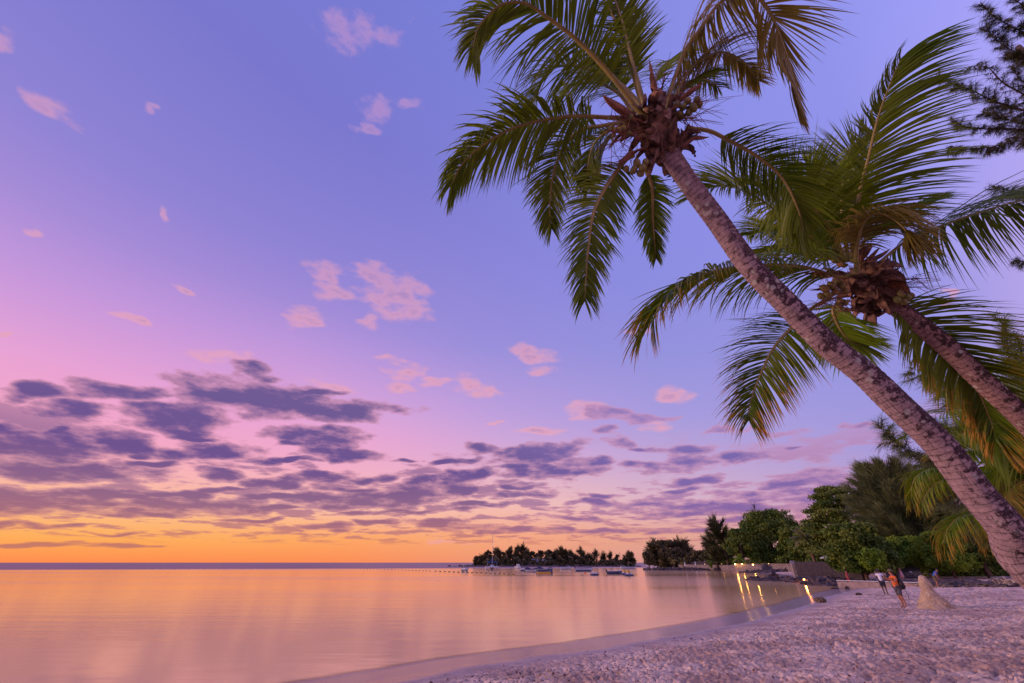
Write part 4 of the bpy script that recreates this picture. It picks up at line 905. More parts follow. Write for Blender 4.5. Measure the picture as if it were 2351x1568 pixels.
# island: its low land, trees, houses
def lump(name, pts, h, n=9, seed=0):
    pass
IY = 350.
isl = []
for k in range(60):
    t = k/59; u = 1045+t*425; p = at(u, 1298, IY); isl.append(p)
mb = MB(); rings = []
for k, p in enumerate(isl):
    t = k/59; hh = .55*min(1, t*9)*min(1, (1-t)*8)+.12+.25*random.random()*(t > .03); w_ = 22*min(1, t*6+.1)*min(1, (1-t)*6+.1)
    rings.append([Vector((p.x, p.y-w_, -.4)), Vector((p.x, p.y-w_*.9, hh*.6)), Vector((p.x, p.y-w_*.5, hh)), Vector((p.x, p.y+w_, hh)), Vector((p.x, p.y+w_*1.2, -.4))])
M['isoil'] = mat('island_soil', (.03, .02, .024), .9, .4, .3)
mb.loft(rings); tag(mb.build('island_ground', M['isoil'], None, smooth=False), kind='structure')
ITREES = [(310,460,20,'c'),(340,478,22,'b'),(370,430,40,'c'),(415,380,60,'b'),(455,368,90,'b'),(550,352,100,'c'),(620,382,80,'b'),(712,345,95,'c'),(800,322,70,'c'),(858,285,130,'c'),(900,360,90,'b'),
 (965,370,110,'t'),(1070,358,110,'t'),(1165,358,105,'t'),(1240,372,70,'c'),(1300,338,100,'c'),(1355,375,70,'c'),(1425,382,80,'c'),(1480,412,70,'b'),(1545,343,120,'c'),(1600,420,60,'b'),(1645,398,60,'s'),(1715,358,90,'s'),(1800,378,70,'s'),(1890,382,80,'s'),(1968,412,60,'b'),(2060,428,30,'s'),(2118,398,70,'c')]
LB = ['sapling at the far left tip of the island','low bush just right of the island tip','thin casuarina near the left tip of the island','rounded tree left of the catamaran mast','dense tree right behind the catamaran mast','tall broad casuarina right of the mast on the island','rounded tree between two taller island casuarinas',
 'bushy casuarina left of the tallest island tree','narrow casuarina touching the tallest island tree','tallest casuarina on the island','rounded tree right below the tallest island tree','flat-topped tree above the larger island house','middle one of the three flat-topped island trees','right one of the three flat-topped island trees',
 'slim casuarina right of the flat-topped island trees','spiky tall casuarina at mid island','slim casuarina right of the spiky mid island one','bushy casuarina above the long white island shed','low round tree between island casuarinas above the shed','tall dark casuarina right of the long island shed','round low tree right of the tall dark island casuarina',
 'sparse small tree starting the open row on the right part of the island','largest sparse tree in the open row on the island','second sparse tree in the open row on the island','third sparse tree in the open row on the island','low tree before the bare pole on the island','bare thin tree near the right end of the island','conical tree at the right end of the island']
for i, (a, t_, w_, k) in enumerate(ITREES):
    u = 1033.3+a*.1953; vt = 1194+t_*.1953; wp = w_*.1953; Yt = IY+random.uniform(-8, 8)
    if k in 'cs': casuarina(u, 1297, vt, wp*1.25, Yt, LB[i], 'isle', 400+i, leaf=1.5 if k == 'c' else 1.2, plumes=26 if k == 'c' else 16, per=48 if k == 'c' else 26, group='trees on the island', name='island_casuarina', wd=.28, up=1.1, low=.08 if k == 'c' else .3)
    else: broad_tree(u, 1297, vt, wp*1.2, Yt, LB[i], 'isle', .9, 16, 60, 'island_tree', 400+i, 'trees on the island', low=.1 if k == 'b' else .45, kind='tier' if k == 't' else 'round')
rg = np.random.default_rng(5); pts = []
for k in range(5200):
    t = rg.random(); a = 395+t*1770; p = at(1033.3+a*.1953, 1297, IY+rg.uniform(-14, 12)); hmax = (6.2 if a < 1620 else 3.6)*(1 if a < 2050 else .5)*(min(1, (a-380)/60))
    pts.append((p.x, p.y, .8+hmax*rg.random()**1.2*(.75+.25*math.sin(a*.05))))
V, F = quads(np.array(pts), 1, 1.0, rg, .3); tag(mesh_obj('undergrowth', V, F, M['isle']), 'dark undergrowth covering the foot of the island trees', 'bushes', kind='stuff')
rg = np.random.default_rng(6); pts = []
for k in range(26000):      # undergrowth behind the walls of the shore
    t = rg.random(); u = 1660+t*700; Yb = np.interp(u, [1660,1800,1900,2000,2100,2360], [172,146,122,90,70,66])+rg.uniform(-2, 12); p = at(u, 1296, Yb); g0 = gz(p.x, p.y)
    pts.append((p.x, p.y, g0+3.2*rg.random()**1.3))
V, F = quads(np.array(pts), 1, .2, rg, .3); tag(mesh_obj('undergrowth', V, F, M['broad']), 'dark shrub layer under the trees of the right shore', 'bushes', kind='stuff')
def house(u, vb, vt, wpx, Y, label, wallm, roofm, depth=7., roof=.35, name='house', win=3, lit=0, flat=False, group=None):
    b = at(u, vb, Y); z0 = gz(b.x, b.y); root = thing(name, label, 'house' if name == 'house' else name.replace('_', ' '), (b.x, b.y, z0 if Y < 300 else 1.2), -math.atan2(b.x, b.y), group)
    z0 = root.location.z; H = at(u, vt, Y).z-z0; W_ = wpx*Y*.000957; hw = H*(1-roof)
    mb = MB(); mb.box((0, 0, hw/2), (W_, depth, hw)); mb.build('wall', wallm, root, False)
    mb = MB()
    if flat: mb.box((0, 0, hw+H*roof/2+.01), (W_*1.1, depth*1.15, H*roof))
    else:
        o = .5; x0, x1, y0, y1 = -W_/2-o, W_/2+o, -depth/2-o, depth/2+o
        mb.add([(x0,y0,hw),(x1,y0,hw),(x1,y1,hw),(x0,y1,hw),(x0+1,0,H),(x1-1,0,H)], [(0,1,5,4),(1,2,5),(2,3,4,5),(3,0,4),(3,2,1,0)])
    mb.build('roof', roofm, root, False)
    for k in range(win):
        x = -W_/2+W_*(k+.5)/win; ww = W_/win*.4; mb = MB(); mb.box((x, -depth/2-.02, hw*.52), (ww, .06, hw*.5)); wn = mb.build('window', M['lit'] if k < lit else M['glass_d'], root, False)
        mb = MB()
        for dx in (-1, 1): mb.box((x+dx*ww/2, -depth/2-.06, hw*.52), (ww*.08, .06, hw*.55))
        mb.box((x, -depth/2-.06, hw*.52+hw*.27), (ww, .06, ww*.08)); mb.build('frame', M['white'], wn, False)
    return root
house(1231, 1296, 1283, 22, 343, 'grey house with pale gable among the island trees', M['glass_d'], M['roofg'], roof=.5)
house(1250, 1296, 1284, 12, 342, 'small white gabled hut right of the grey island house', M['white'], M['roofg'], roof=.45, win=1)
house(1319, 1295, 1289, 20, 344, 'long low white shed on the island', M['white'], M['white'], 4, roof=.25, win=2, flat=True)
house(1172, 1296, 1286, 7, 345, 'tiny white hut half hidden in the left part of the island', M['white'], M['roofg'], 4, win=1)
house(1590, 1301, 1283, 34, 250, 'blue flat-roofed pavilion with a yellow lit opening', M['blue'], M['bluewood'], 6, .2, 'pavilion', 3, 2, True)
house(1670, 1303, 1275, 20, 190, 'white tent roof showing between the shore trees', M['glass_d'], M['white'], 8, .75, 'tent', 1)
house(2040, 1298, 1213, 58, 76, 'pink villa half hidden by the huge casuarina', M['pinkwall'], M['pinkwall'], 9, .12, 'house', 4, flat=True)
house(2152, 1298, 1224, 46, 84, 'pale house right of the huge casuarina', M['pinkwall'], M['white'], 9, .15, 'house', 3, flat=True)
# small open tip tree stumps: pole on the island
r = thing('utility_pole', 'thin bare pole near the right end of the island', 'pole', at(1425.5, 1297, IY) + Vector((0, 0, -.3)))
mb = MB(); mb.tube([(0, 0, 0), (0, 0, 9)], [.12, .08], 6); mb.build('post', M['wood'], r); mb = MB(); mb.box((0, 0, 8.2), (1.6, .12, .12)); mb.build('crossarm', M['wood'], r)

# ------------------------------------------------------------------ walls, rocks, fence
def wall(name, label, A, B_, h, th, m, bend=None, cap=None, z0=-.3, top_noise=.05, n=40, capt=.14):
    A = Vector(A); B_ = Vector(B_); root = thing(name, label, 'wall', (A.x, A.y, 0))
    pts = [A, B_] if bend is None else [A]+[Vector(q) for q in bend]+[B_]
    P, _ = spline(pts, n) if len(pts) > 2 else (np.array([list(A.lerp(B_, k/(n-1))) for k in range(n)]), 0)
    T = nrm(np.gradient(P, axis=0)); S = np.stack([T[:, 1], -T[:, 0], T[:, 2]*0], 1); rg = np.random.default_rng(3); rings = []
    for i in range(n):
        p = P[i]-np.array([A.x, A.y, 0]); s = S[i]*th/2; hh = h+rg.normal()*top_noise
        rings.append([Vector(p+s+[0, 0, z0-p[2]]), Vector(p+s*.97+[0, 0, hh*.5]), Vector(p+s*.92+[0, 0, hh]), Vector(p-s*.92+[0, 0, hh]), Vector(p-s+[0, 0, z0-p[2]])])
    mb = MB(); mb.loft(rings); mb.build('masonry', m, root, False)
    if cap:
        rings = []
        for i in range(n):
            p = P[i]-np.array([A.x, A.y, 0]); s = S[i]*(th/2+.08)
            rings.append([Vector(p+s+[0, 0, h+.06]), Vector(p+s+[0, 0, h+.06+capt]), Vector(p-s+[0, 0, h+.06+capt]), Vector(p-s+[0, 0, h+.06])])
        mb = MB(); mb.loft(rings); mb.build('coping', cap, root, False)
    return root
pa = at(1690, 1311, 141); pb = at(1752, 1311, 136)
wall('stone_wall', 'lamp-lit rubble stone sea wall standing in the water', (pa.x, pa.y, 0), (pb.x, pb.y, 0), 2.05, 1.2, M['stone_p'], cap=M['concrete'])
pc = at(1690, 1308, 160); wall('stone_wall', 'side face of the lamp-lit sea wall running back to the far beach', (pa.x, pa.y+.8, 0), (pc.x+3, pc.y, 0), 1.9, 1., M['stone_p'])
pa = at(1753, 1310, 138); pb = at(1776, 1310, 136); pc = at(1824, 1311, 118)
wall('stone_wall', 'set-back dim stone wall between the lit wall and the blue board', (pa.x, pa.y, 0), (pc.x, pc.y, 0), 2.1, 1., M['stone'], [(pb.x, pb.y, 0)], cap=M['concrete'])
pa = at(1560, 1301, 222); pb = at(1690, 1303, 158)
wall('stone_wall', 'long low far wall along the headland lawn', (pa.x, pa.y, 0), (pb.x, pb.y, 0), 1.75, .8, M['stone'])
pa = at(1560, 1295, 228); pb = at(1665, 1295, 180)
wall('stone_wall', 'upper dark garden wall behind the headland lawn', (pa.x, pa.y+4, 0), (pb.x, pb.y+4, 0), 2.9, .6, M['stone_d'])
pa = at(1850, 1320, 84); pb = at(1833, 1320, 92); pc = at(1838, 1311, 103)
p1 = at(1838, 1323, 76); p2 = at(1985, 1320, 64)
wall('stone_wall', 'tall dark basalt boundary wall in the middle of the right shore', (p1.x, p1.y, 0), (p2.x, p2.y, 0), 2.70, .9, M['stone_d'], top_noise=.02, cap=None)
p0 = at(1826, 1318, 90)
wall('stone_wall', 'pale rubble return face at the left end of the dark basalt wall', (p0.x, p0.y, 0), (p1.x-.2, p1.y+.3, 0), 2.55, .9, M['stone_p'], top_noise=.1)
p1 = at(1925, 1343, 53); p2 = at(2119, 1342, 47)
wall('low_wall', 'low pale concrete wall behind the man in the white shirt', (p1.x, p1.y, 0), (p2.x, p2.y, 0), .74, .35, M['concrete'], top_noise=.01, cap=M['white'], capt=.05)
p1 = at(2283, 1330, 43); p2 = at(2420, 1334, 38)
wall('low_wall', 'low rubble wall meeting the foot of the leaning palm', (p1.x, p1.y, 0), (p2.x, p2.y, 0), 1.35, .6, M['stone'], z0=.2)
b = at(1829, 1317, 97); r = thing('blue_board', 'bright blue board leaning at the wall end', 'board', (b.x, b.y, gz(b.x, b.y)), -math.atan2(b.x, b.y))
mb = MB(); mb.box((0, 0, 1.2), (.9, .12, 2.1)); mb.build('panel', M['blue'], r, False, .03); mb = MB(); mb.box((0, .1, 1.9), (.7, .06, .1)).box((0, .1, .6), (.7, .06, .1)); mb.build('batten', M['white'], r, False)

def rockmesh(c, r, seed, n=18, m=12, amp=.5):
    rr = np.random.default_rng(seed); th = np.linspace(0, np.pi, m+1)[:, None]; ph = np.linspace(0, 2*np.pi, n, endpoint=False)[None]
    x = np.sin(th)*np.cos(ph); y = np.sin(th)*np.sin(ph); z = np.cos(th)+0*ph
    k = 1+amp*(vnoise(x*1.7+seed*3.1, y*1.7+z*1.9, seed)+.5*vnoise(x*4+z*3, y*4+seed, seed+1))
    k[0] = k[0].mean(); k[-1] = k[-1].mean()
    V = np.stack([(x*k*r[0]).ravel()+c[0], (y*k*r[1]).ravel()+c[1], (z*k*r[2]).ravel()+c[2]], 1)
    F = [(i*n+j, (i+1)*n+j, (i+1)*n+(j+1) % n, i*n+(j+1) % n) for i in range(m) for j in range(n)]
    return V, F
def rocks(name, label, line, count, rr_, m, seed, jit=1., sink=.3, zoff=0.):
    rg = np.random.default_rng(seed); P, _ = spline(line, 60); mb = MB()
    for k in range(count):
        p = P[int(rg.random()*59.9)]+np.array([rg.normal()*jit, rg.normal()*jit, 0]); r = rr_*(.45+1.1*rg.random()**2)
        g0 = max(gz(p[0], p[1]), -.1)
        V, F = rockmesh((p[0], p[1], g0+r*.2-sink*r+zoff), (r*(1+.7*rg.random()), r*(.8+.5*rg.random()), r*(.5+.35*rg.random())), int(seed*100+k), 10, 7, .9); mb.add(V, F)
    return tag(mb.build(name, m, None, False), label, 'rocks', kind='stuff')
def pt(u, v, Y): q = at(u, v, Y); return (q.x, q.y, 0)
rocks('rock_spit', 'black volcanic rocks running into the water below the dark wall', [pt(1748,1331,78), pt(1800,1333,75), pt(1860,1336,70), pt(1925,1340,64)], 230, .62, M['rock'], 1, 1.0)
rocks('rock_spit', 'black rocks at the water side of the rock spit', [pt(1760,1331,76), pt(1850,1334,69), pt(1905,1341,62)], 120, .5, M['rock'], 11, .8)
rocks('rock_bank', 'dark rocks heaped below the trees behind the low wall', [pt(1900,1330,62), pt(1990,1330,58), pt(2060,1326,56), pt(2120,1328,52), pt(2200,1330,46), pt(2260,1332,44)], 430, .42, M['rock'], 2, 1.7)
rocks('wall_foot_rocks', 'black rocks at the foot of the lamp-lit wall', [pt(1735,1314,132), pt(1765,1313,128), pt(1790,1313,124)], 110, .8, M['rock'], 3, 1.8)
rocks('reef_rocks', 'low black reef rocks in front of the headland beach', [pt(1505,1309,180), pt(1560,1309,180), pt(1610,1309,175)], 150, .75, M['rock'], 4, 2.0, .1)
rocks('reef_rocks', 'second thin row of black rocks on the headland beach', [pt(1540,1305,195), pt(1620,1305,190), pt(1660,1305,185)], 80, .7, M['rock'], 5, 1.5, .1)
rocks('rubble', 'scattered brown stones in front of the timber fence', [pt(2120,1335,50), pt(2200,1335,46), pt(2290,1336,42)], 120, .26, M['rock_b'], 6, 1.6)
rocks('island_shore_rocks', 'black rocks along the waterline of the island', [pt(1045,1298.3,345)]+[pt(1100+k*60,1298.6,330) for k in range(7)], 150, 1.1, M['rock'], 7, 3., .15)
def lone_rock(u, v, r, label, m, seed, name='rock'):
    p = on(u, v); V, F = rockmesh((0, 0, r[2]*.45), r, seed, 26, 18, .5); o = mesh_obj(name, V, F, m); o.location = (p.x, p.y, p.z); tag(o, label, 'rock')
lone_rock(1885, 1383, (.36, .26, .22), 'brown boulder lying at the water edge of the beach', M['rock_b'], 8)
lone_rock(1973, 1367, (.24, .18, .13), 'small black stone on the sand left of the man in the white shirt', M['rock'], 9)
lone_rock(1946, 1353, (.2, .15, .2), 'tiny dark stone near the low wall', M['rock'], 10)
lone_rock(1917, 1352, (.4, .2, .1), 'flat dark stone on the wet sand by the rocks', M['rock'], 12)
lone_rock(1778, 1329, (.9, .6, .7), 'squarish black boulder standing above the rock spit', M['rock'], 13)
# timber fence
fp = [(2186,87),(2200,87),(2215,86),(2226,86),(2239,85),(2256,84),(2294,82),(2318,81)]
P0 = at(fp[0][0], 1312, fp[0][1]); g0 = gz(P0.x, P0.y)
fr_ = thing('timber_fence', 'dark blue post and rail fence on the grass behind the yellow green tree', 'fence', (P0.x, P0.y, g0))
prev = None
for i, (u, Yf) in enumerate(fp):
    q = at(u, 1312, Yf); g1 = gz(q.x, q.y); l = Vector((q.x, q.y, g1))-fr_.location
    mb = MB(); mb.box(l+Vector((0, 0, .75)), (.22, .22, 1.6), .4); mb.build('post', M['bluewood'], fr_, False, .02)
    if prev is not None:
        mb = MB(); a = prev+Vector((0, -.1, 1.25)); b2 = l+Vector((0, -.1, 1.25)); mb.tube([a, b2], .07, 4); mb.build('rail', M['concrete'], fr_, False)
    prev = l
# slanted panel under the trees, umbrellas
b = at(2072, 1308, 66); r = thing('slanted_panel', 'pale slanted panel leaning on a dark frame under the bright green tree', 'shelter', (b.x, b.y, gz(b.x, b.y)), -math.atan2(b.x, b.y))
mb = MB(); mb.add([(-1.9,-.9,.1),(1.9,-.9,.1),(1.7,.9,1.75),(-2.1,.9,1.75),(-1.9,-.8,.02),(1.9,-.8,.02),(1.7,1.,1.67),(-2.1,1.,1.67)], [(0,1,2,3),(7,6,5,4),(0,4,5,1),(1,5,6,2),(2,6,7,3),(3,7,4,0)]); mb.build('panel', M['roofg'], r, False)
for x in (-2, 1.8):
    mb = MB(); mb.tube([(x, 1.15, 0), (x, 1.05, 1.9)], .07, 6); mb.build('leg', M['wood'], r)
mb = MB(); mb.box((2.6, 0, .55), (1.5, .7, .1)); mb.box((2.6, .2, .3), (.2, .4, .5)); mb.build('side_shelf', M['concrete'], r, False)
def umbrella(u, vt, Y, R, label, group=None, pole=2.4, tilt=0):
    b = at(u, vt, Y); z0 = gz(b.x, b.y); H = b.z-z0; r = thing('beach_umbrella', label, 'umbrella', (b.x, b.y, z0), 0, group)
    mb = MB(); mb.tube([(0, 0, 0), (0, 0, H)], .04, 6); mb.build('pole', M['wood'], r)
    mb = MB(); n = 8; ring = [Vector((math.cos(k*2*math.pi/n)*R, math.sin(k*2*math.pi/n)*R, H-.55*R*.6)) for k in range(n)]
    inner = [p*1.0-Vector((0, 0, .06)) for p in ring]; mb.add([Vector((0, 0, H))]+ring+[Vector((0, 0, H-.06))]+inner, [(0, k+1, (k+1) % n+1) for k in range(n)]+[(n+1, (k+1) % n+n+2, k+n+2) for k in range(n)]+[(k+1, k+n+2, (k+1) % n+n+2, (k+1) % n+1) for k in range(n)])
    mb.build('canopy', M['white'], r, False)
umbrella(1906, 1272, 84, 1.9, 'upper white parasol behind the dark basalt wall')
umbrella(1922, 1284, 80, 1.9, 'lower white parasol peeking over the dark basalt wall')
for k, u in enumerate((1573, 1597, 1620)):
    b = at(u, 1297, 198); r = thing('folded_parasol', ['leftmost','middle','rightmost'][k]+' of the three folded white parasols on the headland lawn', 'parasol', (b.x, b.y, gz(b.x, b.y)), 0, 'folded parasols on the headland lawn')
    mb = MB(); mb.tube([(0, 0, 0), (0, 0, 2.9)], .05, 6); mb.build('pole', M['wood'], r); mb = MB(); mb.tube([(0, 0, 1.2), (0, 0, 1.6), (0, 0, 3)], [.28, .3, .05], 8); mb.build('canopy', M['white'], r)
# lamps
def lamp(u, v, Y, label, power, r=.16, mt='lamp', col=(1, .5, .12), name='garden_lamp', group='lamps along the lit wall'):
    p = at(u, v, Y); z0 = min(p.z-.3, 2.25); o = thing(name, label, 'lamp', (p.x, p.y, z0), 0, group)
    mb = MB(); mb.tube([(0, 0, -.3), (0, 0, p.z-z0-r)], .035, 6); mb.build('post', M['black'], o)
    mb = MB(); mb.ball((0, 0, p.z-z0), r, 12, 8); mb.build('glow_globe', M[mt], o)
    li = bpy.data.lights.new('lamp_light', 'POINT'); li.energy = power; li.color = col; li.shadow_soft_size = r
    lo = bpy.data.objects.new('lamp_light', li); C.objects.link(lo); lo.parent = o; lo.location = (0, 0, p.z-z0+r+.12)
lamp(1688, 1295, 139.5, 'leftmost of the three bright lamps on the lit sea wall', 120)
lamp(1703.5, 1295, 138.5, 'middle and smaller of the three bright lamps on the lit sea wall', 70, .13)
lamp(1729, 1296, 137, 'rightmost and brightest lamp on the lit sea wall', 150, .18)
lamp(1764, 1294, 133, 'dim lamp above the set-back stone wall', 6, .09, 'lamp_dim')
lamp(1657, 1294.5, 160, 'faint white lamp left of the lit sea wall', 4, .08, 'lamp_dim')
lamp(1618, 1295, 176, 'faint lamp on the far headland wall', 5, .1, 'lamp_dim')
lamp(1846, 1330.5, 67, 'small orange torch burning on the rock spit', 60, .10, 'torch', (1, .3, .06), 'torch', None)

# ------------------------------------------------------------------ boats
def hull_rings(L, B_, H, n=18, bow=.55, stern=.75, sheer=.25, inset=0., open_=True):
    rings = []
    for i in range(n+1):
        t = i/n; x = -L/2+L*t; w_ = B_/2*(stern+(1-stern)*math.sin(min(1, t*1.8)*math.pi/2))*(1-max(0, (t-bow)/(1-bow))**2.2)+.02
        h = H*(1+sheer*max(0, (t-.3)/.7)**2); k = -H*.25*(1-max(0, (t-.75)/.25)**2); w_ -= inset; w_ = max(w_, .012)
        rake = .12*L*max(0, (t-.85)/.15)*0
        rings.append((x, w_, h, k))
    return rings
def boat(u, v, Y, L, B_, H, rz, label, hm='hullw', cover=None, motor=True, cabin=False, rails=False, mast=0., bottom=None, name='motorboat', flag=None, cat='boat'):
    p = at(u, v, Y); root = thing(name, label, cat, (p.x, p.y, .0), rz); H *= 1.6; L *= .92
    R = hull_rings(L, B_, H); mb = MB(); rings = []
    for (x, w_, h, k) in R:      # shell with an inner skin
        wi = max(w_-.07, .008); rings.append([(x, -w_, h), (x, -w_*.9, h*.35), (x, -w_*.45, k*.8), (x, 0, k), (x, w_*.45, k*.8), (x, w_*.9, h*.35), (x, w_, h), (x, wi, h-.005), (x, wi*.8, h*.4), (x, 0, h*.3), (x, -wi*.8, h*.4), (x, -wi, h-.005)])
    mb.loft(rings); mb.build('hull', M[hm], root)
    if bottom:
        mb = MB(); rings = [[(x, -w_*.93-.012, h*.42), (x, -w_*.62-.01, -.1), (x, w_*.62+.01, -.1), (x, w_*.93+.012, h*.42), (x, w_*.9, h*.38), (x, w_*.5, -.05), (x, -w_*.5, -.05), (x, -w_*.9, h*.38)] for (x, w_, h, k) in R[:-2]]
        mb.loft(rings); mb.build('painted_band', M[bottom], root)
    mb = MB(); mb.tube([(x, -w_, h+.01) for (x, w_, h, k) in R]+[(x, w_, h+.01) for (x, w_, h, k) in reversed(R)], .045, 5); mb.build('gunwale', M['hullb' if hm == 'hullw' else 'white'], root)
    if cover:
        mb = MB(); rings = []
        for i, (x, w_, h, k) in enumerate(R):
            t = i/(len(R)-1); c = H*(.42+.25*math.sin(t*9))*(1-t*.75)+.05
            rings.append([(x, -w_-.03, h-.12), (x, -w_-.02, h+.04), (x, -w_*.5, h+c*.7), (x, 0, h+c), (x, w_*.5, h+c*.7), (x, w_+.02, h+.04), (x, w_+.03, h-.12)])
        mb.loft(rings, True, True); mb.build('cover', M[cover], root)
    else:
        mb = MB()
        for x in (-L*.25, L*.05): mb.box((x, 0, H*.72), (.3, B_*.8, .06))
        mb.build('thwart', M['white'], root, False)
    if motor:
        mb = MB(); mb.ball((-L/2-.12, 0, H+.12), (.24, .17, .2), 10, 8); mb.box((-L/2-.14, 0, H*.5), (.12, .1, H)); ob = mb.build('outboard_motor', M['black'], root)
    if cabin:
        mb = MB(); mb.box((L*.02, 0, H+.38), (L*.34, B_*.72, .75), taper=.8); cb = mb.build('cabin', M['white'], root, False, .05)
        mb = MB(); mb.box((L*.02, 0, H+.48), (L*.31, B_*.70, .3), taper=.86); mb.build('window_band', M['glass_d'], cb, False)
    if rails:
        mb = MB()
        for sy in (-1, 1):
            mb.tube([(-L*.05, sy*B_*.4, H), (-L*.1, sy*B_*.3, H+1.1), (-L*.1, 0, H+1.25)], .025, 5)
            mb.tube([(L*.15, sy*B_*.42, H), (L*.2, sy*B_*.38, H+.5), (L*.45, sy*B_*.1, H+.75)], .02, 5)
        mb.build('rail', M['alu'], root)
    if mast:
        mb = MB(); mb.tube([(0, 0, H*.4), (0, 0, H+mast)], [.04, .025], 6); mb.build('mast', M['alu'], root)
    if flag:
        mb = MB(); mb.tube([(-L*.4, 0, H), (-L*.42, 0, H+1.5)], .02, 5); fo = mb.build('flagpole', M['wood'], root)
        mb = MB(); mb.add([(-L*.42, 0, H+1.5), (-L*.42+.3, .02, H+1.3), (-L*.42+.25, .03, H+.8), (-L*.42, 0, H+.9), (-L*.42, .02, H+1.5), (-L*.42+.3, .04, H+1.3), (-L*.42+.25, .05, H+.8), (-L*.42, .02, H+.9)], [(0,1,2,3),(7,6,5,4)]); mb.build('flag', M[flag], fo, False)
    return root
def BX(x): return 1033.3+x*.1953
def BV(y): return 1194+y*.1953
def yd(v): return EYE/(-(ray(1200, v).z)/ray(1200, v).y)
def B_at(x, y): return BX(x), BV(y), yd(BV(y))
u, v, Y = B_at(178, 600); boat(u, v, Y, 3.9, 1.6, .62, math.radians(-52), 'white and blue motorboat with a bent rail, leftmost of the moored boats', 'hullw', motor=True, rails=True, bottom='hullb')
u, v, Y = B_at(798, 574); boat(u, v, Y, 4.6, 1.9, .7, math.radians(-60), 'white cabin cruiser moored right of the catamaran', cabin=True, rails=True, motor=False)
u, v, Y = B_at(876, 600); boat(u, v, Y, 2.9, 1.3, .62, math.radians(-25), 'small white dinghy with a dark flag between the cruiser and the covered boat', bottom='hullb', motor=False, flag='black')
u, v, Y = B_at(960, 612); boat(u, v, Y, 4.0, 1.5, .5, math.radians(-15), 'white boat under a sagging navy blue cover, no yellow on it', cover='cover', motor=True)
u, v, Y = B_at(1115, 628); boat(u, v, Y, 4.6, 1.8, .62, math.radians(-8), 'boat with yellow hull band under a dark navy cover', 'hullb', cover='cover', bottom='yellow', motor=True)
u, v, Y = B_at(1358, 584); boat(u, v, Y, 4.6, 1.7, .68, math.radians(12), 'plain white open skiff without a motor in the middle of the bay', motor=False)
u, v, Y = B_at(1575, 602); boat(u, v, Y, 6.3, 1.7, .62, math.radians(3), 'long white and blue open boat with a black outboard, bow to the right', bottom='hullb')
u, v, Y = B_at(1945, 634); boat(u, v, Y, 4.7, 1.35, .42, math.radians(5), 'low grey blue skiff with a black outboard on its left end', 'hullb')
u, v, Y = B_at(2085, 577); boat(u, v, Y, 6.6, 1.8, .6, math.radians(180), 'long white speedboat with its outboard on the right end', bottom=None, cabin=False, rails=True)
u, v, Y = B_at(1015, 533); boat(u, v, Y, 8.5, 2.6, .95, math.radians(5), 'white cabin motorboat lying close under the island houses', cabin=True, motor=False)
u, v, Y = B_at(1378, 532); boat(u, v, Y, 4.5, 1.6, .6, 0., 'tiny blue boat at the island shore', 'hullb', motor=False)
u, v, Y = B_at(1990, 545); boat(u, v, Y, 5.5, 1.8, .5, math.radians(5), 'distant flat white boat off the right end of the island', motor=False)
u, v, Y = B_at(1208, 532); boat(u, v, Y, 3.5, 1.3, .4, 0., 'tiny white dinghy at the island shore', motor=False)
def pedalo(x, y, label, m2, W_=1.9, domes=False, group=None):
    u, v, Y = B_at(x, y); p = at(u, v, Y); r = thing('pedal_boat', label, 'pedal boat', (p.x, p.y, 0), random.uniform(-.2, .2), group)
    for s in (-1, 1):
        mb = MB(); mb.tube([(-W_*.55, s*.45, .2), (-W_*.3, s*.45, .13), (W_*.3, s*.45, .13), (W_*.55, s*.45, .25)], [.08, .25, .25, .06], 10); mb.build('float', M['hullb'], r)
    mb = MB(); mb.box((0, 0, .34), (W_*.7, 1.05, .2), taper=.85); mb.box((-.25, 0, .6), (.2, .95, .45), taper=.8); mb.box((.45, 0, .52), (.3, .5, .25), taper=.7); mb.build('deck', M['white'], r, True, .05)
    if domes:
        mb = MB(); mb.ball((-.1, 0, .75), (.5, .42, .42), 12, 8); mb.build('canopy', M['yellow'], r)
pedalo(1700, 648, 'blue and white pedal boat right of the long open boat, no yellow hood', 'white')
pedalo(2103, 656, 'white pedal boat with a yellow hood, nearest of the moored craft', 'white', domes=True)
pedalo(2053, 640, 'pedal boat with a yellow hood just behind the nearest one', 'white', 1.8, True)
# catamaran seen head on
u, v, Y = B_at(493, 586); p = at(u, v, Y); r = thing('catamaran', 'white sailing catamaran with a tall bare mast and blue canvas', 'catamaran', (p.x, p.y, 0), math.radians(-90)+.06)
for s in (-1, 1):
    mb = MB(); mb.loft([[(x, s*2.35-w_*.32, h), (x, s*2.35-w_*.3, h*.3), (x, s*2.35, k), (x, s*2.35+w_*.3, h*.3), (x, s*2.35+w_*.32, h)] for (x, w_, h, k) in hull_rings(10.5, 2., 1.15)]); mb.build('hull', M['hullw'], r)
mb = MB(); mb.box((-.8, 0, 1.02), (6.4, 4.4, .22)); mb.build('deck', M['white'], r, False, .04)
mb = MB(); mb.ball((-.2, 0, .95), (3.2, .85, .95), 14, 10); mb.build('cabin_pod', M['hullw'], r)
mb = MB(); mb.box((-1.8, 0, 2.75), (3.2, 4.2, .28)); mb.build('bimini', M['blue'], r, False, .08)
for sx, sy in ((-3.2, -1.9), (-3.2, 1.9), (-.4, -1.9), (-.4, 1.9)):
    mb = MB(); mb.tube([(sx, sy, 1.1), (sx, sy, 2.7)], .03, 5); mb.build('bimini_post', M['alu'], r)
mb = MB(); mb.tube([(.9, 0, 1.1), (.9, 0, 13.2)], [.10, .055], 8); ms = mb.build('mast', M['alu'], r)
mb = MB(); mb.tube([(.9, 0, 3.3), (-3.6, 0, 3.6)], .07, 6); mb.build('boom', M['alu'], ms)
